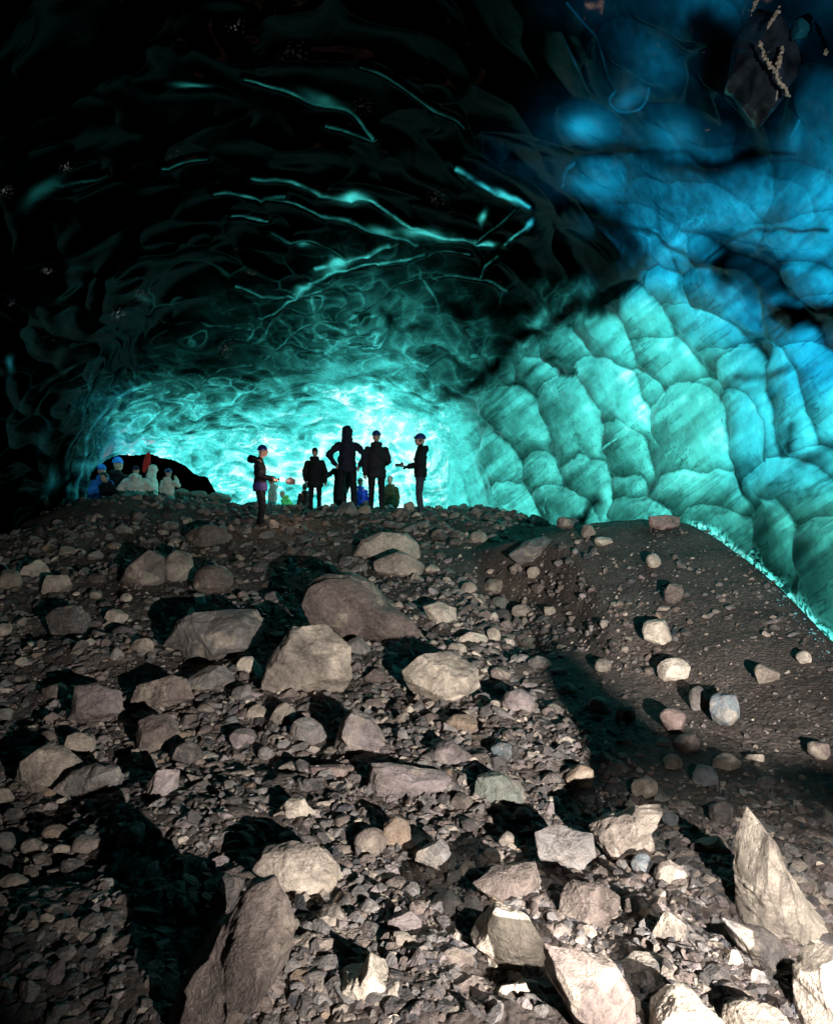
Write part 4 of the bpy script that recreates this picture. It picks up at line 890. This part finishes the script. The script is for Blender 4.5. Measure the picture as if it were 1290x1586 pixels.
def hand(wrist, d, side, up=(0, 0, 1), curl=.5):
    """palm, four unequal bent fingers and a thumb; d = pointing direction, side = thumb side"""
    d = np.array(d, float); d /= np.linalg.norm(d); s = np.array(side, float); s -= d * (s @ d); s /= np.linalg.norm(s); n = np.cross(d, s)
    w = np.array(wrist, float); out = limb([w, w + d * .045, w + d * .085], [.027, .034, .036], .55)
    for k, (o_, L_) in enumerate([(.028, .072), (.010, .080), (-.009, .074), (-.027, .058)]):
        b = w + d * .088 + s * o_; c1 = b + (d * (1 - curl * .3) + n * curl * .6) * L_ * .55; c2 = c1 + (d * (1 - curl) + n * curl * 1.1) * L_ * .5
        out += limb([b, c1, c2], [.0105, .0095, .008], 1, 8)
    b = w + d * .03 + s * .03; c1 = b + (d * .6 + s * .7 + n * .2) * .04; out += limb([b, c1, c1 + (d * .9 + s * .2 + n * .4) * .032], [.013, .011, .009], 1, 8)
    return out

SKIN = plain('skin', (.50, .33, .25), .5, .4, .1)
CL = {}
def cloth(name, col, rough=.75, spec=.25):
    if name not in CL: CL[name] = plain('cloth_' + name, col, rough, spec, .3, scale=9)
    return CL[name]
BLACK = cloth('black', (.008, .009, .012)); NAVY = cloth('navy', (.012, .016, .032)); CHAR = cloth('charcoal', (.018, .02, .024)); GREYBLUE = cloth('grey_blue', (.035, .05, .07))
BLUEJ = cloth('bright_blue', (.03, .06, .55)); WHITEJ = cloth('off_white', (.72, .76, .68)); LIME = cloth('lime', (.30, .75, .22)); OLIVE = cloth('olive', (.05, .06, .025)); MAROON = cloth('maroon', (.06, .02, .022))
PURPLE = cloth('purple_blue', (.055, .05, .19)); TEALJ = cloth('teal_white', (.45, .6, .56)); SKYB = cloth('sky_blue', (.02, .2, .65)); RED = cloth('red', (.6, .03, .02)); PINKISH = cloth('pale_pink', (.6, .42, .4))
HELM_BLUE = plain('helmet_blue', (.012, .035, .2), .3, .5, .08); HELM_DARK = plain('helmet_dark', (.02, .022, .022), .4, .5, .1); BOOTM = plain('boot_leather', (.02, .017, .015), .6); HELM_TEAL = plain('helmet_teal', (.05, .4, .5), .4)
BLACKP = plain('black_plastic', (.012, .012, .014), .35, .5, .1)

def person(label, px, top, y, rot, jacket=BLACK, pants=BLACK, hat=('helmet', HELM_BLUE), hood='down', armL=None, armR=None, legs=None, bulk=1.0, coat=.78, lean=0.0, headfwd=0.0,
           group='visitors standing on the crest of the rubble', gloves=None, extra=None, H=None):
    c = pt(px, top, y); g = float(ground_z(c[0], y)) - .03
    hgt = c[2] - g if H is None else H
    s = hgt / 1.80
    root = bpy.data.objects.new('person', None); COL.objects.link(root); root.location = (c[0], y, c[2] - hgt); root.rotation_euler = (0, 0, math.radians(rot)); root.scale = (s, s, s)
    tag(root, label, 'person', group)
    print('person', label[:40], round(hgt, 2))
    # lean bends everything above the hip forward (+Y)
    def Lz(p):
        p = np.array(p, float); dz = max(0, p[2] - .92); a = lean
        return np.array([p[0], p[1] + dz * math.sin(a), min(p[2], .92) + dz * math.cos(a)])
    def LP(parts):
        out = []
        for v, f in parts:
            dz = np.maximum(0, v[:, 2] - .92); v = v.copy(); yy = v[:, 1] * np.cos(lean * sstep(0, .2, dz)) + dz * math.sin(lean); v[:, 2] = np.minimum(v[:, 2], .92) + dz * math.cos(lean) - (v[:, 1]) * math.sin(lean) * sstep(0, .2, dz); v[:, 1] = yy; out.append((v, f))
        return out
    b = bulk
    aL = armL or [(-.20, -.01, 1.43), (-.235, -.03, 1.14), (-.225, .05, .90)]
    aR = armR or [(.20, -.01, 1.43), (.235, -.03, 1.14), (.225, .05, .90)]
    lg = legs or [[(-.10, 0, .92), (-.115, .03, .50), (-.12, -.02, .10)], [(.10, 0, .92), (.115, .03, .50), (.12, -.02, .10)]]
    hy = headfwd
    b *= .93
    aL = [(aL[0][0] * .86, aL[0][1], aL[0][2] - .035), aL[1], aL[2]]; aR = [(aR[0][0] * .86, aR[0][1], aR[0][2] - .035), aR[1], aR[2]]
    # body: head, neck, trunk, hands in one surface
    body = ball((0, .01 + hy, 1.675), (.078, .098, .118)) + ball((0, .045 + hy, 1.61), (.055, .06, .055)) + ball((0, .112 + hy, 1.655), (.014, .02, .024), 2) + ball((0, .095 + hy, 1.605), (.026, .014, .010), 2) \
        + ball((-.078, .0 + hy, 1.66), (.012, .02, .03), 2) + ball((.078, .0 + hy, 1.66), (.012, .02, .03), 2) + limb([(0, -.02, 1.46), (0, hy * .7, 1.60)], [.06, .055]) \
        + trunk([((0, 0, .86), .14, .10), ((0, 0, 1.05), .13, .09), ((0, 0, 1.3), .15, .10), ((0, -.01, 1.44), .15, .08), ((0, -.01, 1.50), .07, .06)])
    hands = []
    for k, (arm, sx) in enumerate(((aL, 1), (aR, -1))):
        d = np.array(arm[2]) - np.array(arm[1]); hands += hand(np.array(arm[2]) + d / np.linalg.norm(d) * .005, d, (-sx * .3, 1, .1), curl=.6)
        body += limb([arm[1], arm[2]], [.03, .026])
    fuse('body', LP(body + hands), .0095, gloves or SKIN, root, 0, 0, 2)
    if gloves is not None:   # bare face over the glove-coloured figure
        fuse('head', LP(ball((0, .012 + hy, 1.672), (.081, .101, .121)) + ball((0, .115 + hy, 1.655), (.015, .02, .024), 2) + ball((0, .047 + hy, 1.61), (.058, .063, .058))), .0095, SKIN, root, 0, 0, 2)
    for sx in (-1, 1):
        v, f = ball((sx * .030, .098 + hy, 1.672), (.010, .008, .007), 2)[0]; e = link('eye', mesh_from('eye', LP([(v, f)])[0][0], f), BLACKP, root)
    # jacket
    hem = coat
    jk = trunk([((0, 0, hem), .195 * b, .135 * b), ((0, 0, hem + .08), .20 * b, .14 * b), ((0, 0, 1.08), .175 * b, .13 * b), ((0, 0, 1.26), .185 * b, .14 * b), ((0, -.01, 1.37), .175 * b, .125 * b), ((0, -.015, 1.45), .115 * b, .10 * b), ((0, -.01, 1.545), .075, .075)])
    for arm in (aL, aR): jk += limb(arm, [.078 * b, .064 * b, .05 * b], 1)
    if hood == 'down': jk += limb([(-.09, -.07, 1.50), (0, -.13, 1.49), (.09, -.07, 1.50)], [.055, .075, .055], .8)
    if hood == 'up': jk += ball((0, -.015 + hy, 1.665), (.118, .122, .132)) + limb([(0, -.06, 1.48), (0, -.03 + hy, 1.60)], [.12, .105])
    if hood == 'big': jk += limb([(-.11, -.11, 1.50), (0, -.19, 1.50), (.11, -.11, 1.50)], [.07, .10, .07], .9)
    jo = fuse('jacket', LP(jk), .016, jacket, root, .022, int(px), 3)
    if hood == 'up':
        pass
    # trousers
    tr = trunk([((0, 0, .80), .165, .115), ((0, 0, .92), .17, .12), ((0, 0, 1.02), .15, .105)])
    for l in lg: tr += limb([(l[0][0], l[0][1], l[0][2] - .03), l[1], l[2]], [.098, .076, .062])
    fuse('trousers', tr, .016, pants, root, .016, int(px) + 5, 3)
    for l in lg:
        a = np.array(l[2]); bt = limb([a + (0, 0, .06), a + (0, .0, -.03)], [.055, .052]) + limb([a + (0, -.02, -.055), a + (0, .10, -.06), a + (0, .17, -.07)], [.044, .046, .036], 1)
        fuse('boot', bt, .012, BOOTM, root, 0, 0, 2)
    if hat[0] == 'helmet':
        v, f = ico(4); v = v.copy(); lowz = v[:, 2] < -.12; v[lowz, 2] = -.12 + (v[lowz, 2] + .12) * .12
        hv = v * np.array([.104, .126, .112]) + np.array([0, .0 + hy, 1.715])
        ridge = .006 * np.maximum(0, np.cos(v[:, 0] * 9)) * (v[:, 2] > 0); hv[:, 2] += ridge
        ho = fuse('helmet', LP([(hv, f)] + limb([(-.07, .09 + hy, 1.71), (0, .128 + hy, 1.705), (.07, .09 + hy, 1.71)], [.012, .014, .012])), .008, hat[1], root, 0, 0, 1)
        lamp = fuse('headlamp', LP(limb([(-.018, .135 + hy, 1.745), (.018, .135 + hy, 1.745)], [.017, .017])), .006, BLACKP, ho, 0, 0, 1)
        lamp.matrix_parent_inverse = Matrix.Identity(4)
    elif hat[0] == 'beanie':
        v, f = ico(4); v = v.copy(); lowz = v[:, 2] < -.1; v[lowz, 2] = -.1
        fuse('beanie', LP([(v * np.array([.093, .113, .115]) + np.array([0, -.004 + hy, 1.705]), f)]), .008, hat[1], root, .004, 3, 2)
    elif hat[0] == 'hair':
        fuse('hair', LP(ball((0, -.018 + hy, 1.70), (.090, .103, .112))), .009, hat[1], root, .004, 2, 2)
    if extra: extra(root)
    return root, s

def world(root, p):
    return Matrix.LocRotScale(root.location, root.rotation_euler, root.scale) @ Vector(p)

# torch holder on the left
GF = 'visitors standing on the crest of the rubble'; GB = 'visitors gathered behind the crest'; GL = 'visitors crowded at the side tunnel'
def flap(root): fuse('shirt_tail', trunk([((.0, 0, .80), .19, .15), ((0, 0, .92), .20, .155), ((0, 0, 1.02), .17, .13)]), .016, PURPLE, root, .01, 3, 3)
p1, s1 = person('person in a blue hat and black puffy jacket looking down at a lit torch', 403, 690, 13.3, -90, hat=('beanie', HELM_BLUE), hood='big', headfwd=.055, coat=.97,
    armL=[(-.19, 0, 1.42), (-.20, .02, 1.14), (-.08, .24, 1.06)], armR=[(.19, 0, 1.42), (.21, .03, 1.14), (.08, .27, 1.07)], legs=[[(-.09, 0, .92), (-.10, .03, .50), (-.10, -.04, .10)], [(.09, 0, .92), (.10, .06, .50), (.11, .05, .10)]], extra=flap)
p2, s2 = person('squat person from behind in a long black coat with hood down and dark hat', 488, 694, 16.3, 0, hat=('beanie', HELM_DARK), bulk=1.28, coat=.66, hood='down',
    armL=[(-.24, 0, 1.40), (-.295, -.02, 1.12), (-.285, .08, .88)], armR=[(.24, 0, 1.40), (.295, -.02, 1.12), (.285, .05, .84)])
p3, s3 = person('tall person from behind with hood up and hands on hips, legs apart', 538, 659, 16.2, 0, jacket=NAVY, hat=('none', None), hood='up', bulk=1.05, coat=.84,
    armL=[(-.21, 0, 1.42), (-.385, -.09, 1.17), (-.26, .06, .98)], armR=[(.21, 0, 1.42), (.385, -.09, 1.17), (.26, .05, .96)], legs=[[(-.10, 0, .92), (-.15, .02, .50), (-.18, -.02, .10)], [(.10, 0, .92), (.13, .02, .50), (.15, -.02, .10)]])
p4, s4 = person('person from behind in a blue helmet and long dark padded coat, left hand hanging', 583, 668, 16.2, 0, jacket=CHAR, hood='down', bulk=1.18, coat=.74,
    armL=[(-.23, 0, 1.41), (-.27, -.03, 1.12), (-.265, .03, .84)], armR=[(.23, 0, 1.41), (.275, 0, 1.13), (.20, .22, 1.06)])
p5, s5 = person('person in a blue helmet facing left and holding a camera, black jacket, grey-blue trousers', 651, 673, 15.4, 90, pants=GREYBLUE, hood='down', coat=.86, bulk=1.12, gloves=BLACK,
    armL=[(-.20, 0, 1.42), (-.23, .02, 1.15), (-.06, .25, 1.10)], armR=[(.20, 0, 1.42), (.23, .02, 1.15), (.06, .25, 1.10)])
p6, _ = person('person in a bright blue jacket seen from the chest up behind the crest', 558, 741, 20.3, 200, jacket=BLUEJ, hat=('beanie', HELM_DARK), group=GB)
p7, _ = person('person in an olive coat mostly hidden behind the legs of the blue helmeted one', 604, 737, 20.2, 170, jacket=OLIVE, hat=('hair', HELM_DARK), bulk=1.25, group=GB)
p8, s8 = person('person in black behind the tall hooded one, raising a phone at arm length', 527, 706, 18.0, 20, hat=('hair', HELM_DARK), group=GB,
    armL=[(-.20, 0, 1.42), (-.36, .10, 1.22), (-.42, .16, 1.44)])
p9, _ = person('stooping person in a lime green jacket with a pale hat', 450, 756, 20.0, 60, jacket=LIME, hat=('beanie', TEALJ), lean=.5, group=GB, H=1.5)
p10, _ = person('person in a maroon jacket partly hidden left of the squat coated one', 472, 749, 21.0, 30, jacket=MAROON, hat=('hair', HELM_DARK), group=GB)
p11, _ = person('person in a pale jacket and teal helmet beyond the glowing torch', 422, 738, 19.8, 120, jacket=TEALJ, pants=NAVY, hat=('helmet', HELM_TEAL), group=GB)
p12, _ = person('person in a sky blue jacket at the left end of the tunnel group', 158, 720, 19.0, 40, jacket=SKYB, pants=BLACK, hat=('beanie', SKYB), group=GL)
p13, _ = person('person in black with pale pink trousers bending forward at the tunnel', 172, 731, 18.6, 160, pants=PINKISH, jacket=BLACK, hat=('hair', HELM_DARK), group=GL, lean=.3, bulk=1.2)
p14, _ = person('tall person in black with a small blue cap behind the tunnel group', 183, 709, 20.0, -20, hat=('beanie', SKYB), group=GL)
p15, _ = person('broad person in a white coat from behind with head lowered', 211, 722, 18.8, 10, jacket=WHITEJ, pants=BLACK, hat=('beanie', NAVY), bulk=1.75, group=GL, hood='big',
    armL=[(-.28, 0, 1.38), (-.42, .02, 1.15), (-.35, .15, .95)], armR=[(.28, 0, 1.38), (.42, .02, 1.15), (.35, .15, .95)])
p16, _ = person('person in a hooded white jacket turned towards the right in the tunnel group', 238, 719, 19.4, -70, jacket=WHITEJ, hat=('none', None), hood='up', group=GL)
p17, _ = person('person in a white jacket and bright blue helmet rightmost at the tunnel mouth', 261, 727, 18.8, -15, jacket=WHITEJ, pants=BLACK, hat=('helmet', HELM_BLUE), bulk=1.2, group=GL,
    armR=[(.23, 0, 1.41), (.33, .06, 1.28), (.17, .16, 1.52)])

# things they hold
def held(name, label, cat, parts, loc):
    root = bpy.data.objects.new(name, None); COL.objects.link(root); root.location = loc; tag(root, label, cat)
    for nm, pr, vox, mat in parts: fuse(nm, pr, vox, mat, root, 0, 0, 1)
    return root
def box(c, h):
    c = np.array(c); v = np.array([[x, y, z] for x in (-1, 1) for y in (-1, 1) for z in (-1, 1)], float) * h + c
    f = np.array([(0, 1, 3), (0, 3, 2), (4, 6, 7), (4, 7, 5), (0, 4, 5), (0, 5, 1), (2, 3, 7), (2, 7, 6), (0, 2, 6), (0, 6, 4), (1, 5, 7), (1, 7, 3)]); return [(v, f)]
GLOW = plain('torch_glow', (1, .8, .6), .4, .2, .02, emit=((1, .62, .45), 26.0))
q = world(p1, (0, .40, 1.06))
torch = held('hand_torch', 'lit hand torch glowing white and red in the hands of a person', 'torch',
    [('casing', limb([(-.10, 0, -.005), (.02, 0, 0)], [.018, .02]) + limb([(.02, 0, 0), (.07, 0, 0)], [.024, .036]), .006, BLACKP), ('lens', limb([(.075, -.012, 0), (.092, -.03, 0)], [.038, .034]), .006, GLOW)], q)
tl = bpy.data.lights.new('torch_light', 'POINT'); tl.energy = 7; tl.color = (1, .55, .4); tl.shadow_soft_size = .04
tlo = bpy.data.objects.new('torch_light', tl); COL.objects.link(tlo); tlo.location = q + Vector((.16, -.09, .0))
q = world(p1, (0, .52, 1.04))
mit = held('camera_bag', 'black pouch held out in front of the glowing torch', 'bag', [('pouch', ball((0, 0, 0), (.10, .05, .07)) + box((.03, 0, -.01), np.array([.06, .04, .05])), .01, BLACK), ('strap', limb([(-.08, 0, .03), (.0, .0, .09), (.08, 0, .03)], [.008, .008, .008]), .005, BLACKP)], q + Vector((.12, .05, -.02)))
q = world(p5, (0, .40, 1.13))
camr = held('camera', 'black camera with a lens held by the person facing left', 'camera', [('camera_body', box((0, 0, 0), np.array([.035, .065, .045])) + box((0, 0, .05), np.array([.025, .025, .015])), .006, BLACKP), ('lens', limb([(-.03, 0, 0), (-.13, 0, 0)], [.034, .036]), .006, BLACKP)], q)
q = world(p8, (-.44, .20, 1.58))
SCREEN = plain('phone_screen', (.02, .05, .06), .2, .5, .1)
ph = held('phone', 'dark phone raised beside the tall hooded person', 'phone', [('case', box((0, 0, 0), np.array([.038, .006, .078])), .004, BLACKP), ('screen', box((0, .0085, 0), np.array([.034, .002, .072])), .0015, SCREEN)], q)
q = pt(227, 716, 19.2)
fl = held('red_cloth', 'red cloth hanging down in the tunnel mouth above the white coats', 'cloth', [('fabric', limb([(.06, 0, .22), (.02, 0, .02), (-.06, 0, -.24)], [.07, .11, .06], .4), .014, RED), ('pole', limb([(.09, 0, .30), (-.10, 0, -.9)], [.014, .014]), .008, BLACKP)], q)
print('people', time.time() - T0)

# dark shard of rock and clear ice frozen into the roof, top right
def build_shard():
    root = bpy.data.objects.new('hanging_shard', None); COL.objects.link(root); c = pt(1178, 110, 4.6); root.location = c
    tag(root, 'dark wet shard hanging from the ice roof with glinting gold and white edges', 'ice shard')
    k = 4.6 / F
    def body(poly, dep, seed, mat, name, off):
        p, f = rock_unit(5, seed, .8); pn = np.array([(x - 1178, 110 - y) for x, y in poly], float); pc = pn.mean(0); q_ = pn - pc
        dense = np.concatenate([q_[i] + (q_[(i + 1) % len(q_)] - q_[i]) * np.linspace(0, 1, 9)[:-1, None] for i in range(len(q_))])
        a = np.arctan2(dense[:, 1], dense[:, 0]); r = np.hypot(dense[:, 0], dense[:, 1]); o_ = np.argsort(a); a, r = a[o_], r[o_]
        ph_ = np.arctan2(p[:, 2], p[:, 0]); rr = np.interp(ph_, np.concatenate([a - 2 * math.pi, a, a + 2 * math.pi]), np.tile(r, 3)) * np.clip(np.hypot(p[:, 0], p[:, 2]), 0, 1.05)
        V = np.stack([np.cos(ph_) * rr * k + pc[0] * k, p[:, 1] * dep + off, np.sin(ph_) * rr * k + pc[1] * k], -1)
        return link(name, mesh_from(name, V, f), mat, root)
    WET = plain('wet_dark_rock', (.05, .075, .11), .3, .6, .7, scale=8); CLEAR = plain('blue_ice_lump', (.02, .22, .34), .25, .5, .35, scale=5)
    GLINT = plain('painted_glint', (.95, .86, .72), .3, .6, .3, scale=40)  # pale colour painting the lamp glints along the shard's edges
    body([(1118, 120), (1125, 55), (1150, 20), (1185, 0), (1250, 30), (1252, 90), (1236, 150), (1205, 170), (1186, 196), (1160, 160), (1140, 130)], .30, 41, WET, 'rock', 0)
    body([(1196, 100), (1202, 62), (1224, 40), (1234, 52), (1228, 85), (1212, 100)], .12, 43, CLEAR, 'clear_lump', -.24)
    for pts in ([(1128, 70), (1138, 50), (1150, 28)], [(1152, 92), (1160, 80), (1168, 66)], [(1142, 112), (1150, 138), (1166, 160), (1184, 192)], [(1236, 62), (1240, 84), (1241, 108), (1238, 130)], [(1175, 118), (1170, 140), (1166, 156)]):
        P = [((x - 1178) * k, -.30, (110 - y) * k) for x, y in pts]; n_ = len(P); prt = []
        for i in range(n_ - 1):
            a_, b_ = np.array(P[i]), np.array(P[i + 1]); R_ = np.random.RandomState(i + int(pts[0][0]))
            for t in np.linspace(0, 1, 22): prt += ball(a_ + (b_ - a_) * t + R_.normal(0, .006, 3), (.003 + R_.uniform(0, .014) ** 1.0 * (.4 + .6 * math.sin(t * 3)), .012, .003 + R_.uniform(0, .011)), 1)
        fuse('glint_edge', prt, .0035, GLINT, root, .003, 2, 5)
    fuse('red_glint', ball(np.array([(1239 - 1178) * k, -.31, (110 - 76) * k]), (.02, .012, .05), 2), .004, plain('red_reflection', (.75, .12, .08), .3, .5, .3, scale=30), root, .006, 1, 1)  # red reflection painted on as a coloured lump
build_shard()


# ------------------------------------------------------------------ light
w = bpy.data.worlds.new('World'); sc.world = w; w.use_nodes = True
nt = w.node_tree; sky = nt.nodes.new('ShaderNodeTexSky'); sky.sky_type = 'NISHITA'; sky.sun_disc = False
sky.sun_elevation = SUN_EL; sky.sun_rotation = SUN_AZ
bg = nt.nodes['Background']; nt.links.new(sky.outputs[0], bg.inputs[0]); bg.inputs[1].default_value = 0.05
sl = bpy.data.lights.new('sun', 'SUN'); sl.energy = SUN_E; sl.angle = math.radians(.5); sl.color = (1, .985, .96)
so = bpy.data.objects.new('sun', sl); COL.objects.link(so); so.rotation_euler = Vector(-SUND).to_track_quat('-Z', 'Y').to_euler()

def spot(name, loc, target, watts, size, blend, rad, col):
    l = bpy.data.lights.new(name, 'SPOT'); l.energy = watts; l.spot_size = math.radians(size); l.spot_blend = blend; l.shadow_soft_size = rad; l.color = col
    o = bpy.data.objects.new(name, l); COL.objects.link(o); o.location = loc
    o.rotation_euler = (Vector(target) - Vector(loc)).to_track_quat('-Z', 'Y').to_euler(); return o
WARM = (1.0, .925, .885)
LA = np.array([1.5, -.4, -.55])
spot('hand_torch', LA, (-.5, 9.5, -1.0), 1450, 80, 1.0, .012, WARM)
spot('headlamp', LA + (.01, 0, .02), (2.4, 9, -.9), 800, 46, 1.0, .012, WARM)
spot('fill_near', (1.12, 1.05, -.42), (1.42, 2.55, -1.5), 230, 38, 1.0, .012, WARM)  # added fill, brightens the foreground rocks behind the blocker
spot('fill_side', (1.0, 1.0, -.42), (.38, 2.4, -1.55), 110, 26, 1.0, .012, WARM)  # added fill for the pear-shaped rock alone
spot('headlamp_up', (1.3, -.3, .1), pt(1185, 105, 4.6), 130, 15, 1.0, .02, (1, .93, .86))
# unseen blocker added beside the camera, its rim shaped from the mound's black shadow
def build_shadow_blocker():
    prof = [(-.15, -.8), (-.13, -.4), (-.114, -.232), (-.07, -.165), (-.045, -.115), (-.02, -.10), (.005, -.108), (.025, -.15), (.043, -.18), (.08, -.195), (.12, -.207), (.158, -.215), (.25, -.21), (.5, -.22), (.7, -.8)]
    s_ = 1.05; a = np.linspace(-.15, .7, 120); sl_ = np.interp(a, [q[0] for q in prof], [q[1] for q in prof]) + .008 * vnoise(np.stack([a * 60, a * 0, a * 0], -1), 3)
    V = []
    for off, dz in ((-.16, -.25), (-.05, -.02), (0, 0), (.05, -.03), (.16, -.3)):
        ss = s_ + off; V.append(np.stack([LA[0] + a * ss, np.full_like(a, LA[1] + ss), LA[2] + sl_ * ss + dz * (.5 if off else 0)], -1))
    top = list(V); lo0 = V[0].copy(); lo0[:, 2] = -1.75; lo1 = V[-1].copy(); lo1[:, 2] = -1.75
    G = np.stack([lo0] + top + [lo1]); nr, na, _ = G.shape; idx = np.arange(nr * na).reshape(nr, na)
    f = np.stack([idx[:-1, :-1], idx[1:, :-1], idx[1:, 1:], idx[:-1, 1:]], -1).reshape(-1, 4)
    tag(link('shadow_blocker', mesh_from('shadow_blocker', G.reshape(-1, 3), f), DIRT), kind='structure')
build_shadow_blocker()

# ------------------------------------------------------------------ camera
cd = bpy.data.cameras.new('camera'); cam = bpy.data.objects.new('camera', cd); COL.objects.link(cam)
cd.sensor_fit = 'VERTICAL'; cd.sensor_height = 24; cd.lens = 24 * F / 1586; cd.clip_end = 500; cd.clip_start = .02
cam.location = (0, 0, 0); cam.rotation_euler = (math.radians(90), 0, 0); sc.camera = cam
sc.view_settings.view_transform = 'Standard'; sc.view_settings.look = 'None'; sc.view_settings.exposure = 0.7; sc.view_settings.gamma = 1
sc.cycles.use_denoising = True; sc.cycles.max_bounces = 6; sc.cycles.caustics_reflective = False; sc.cycles.caustics_refractive = False
sc.cycles.sample_clamp_indirect = 4
print('done', time.time() - T0)
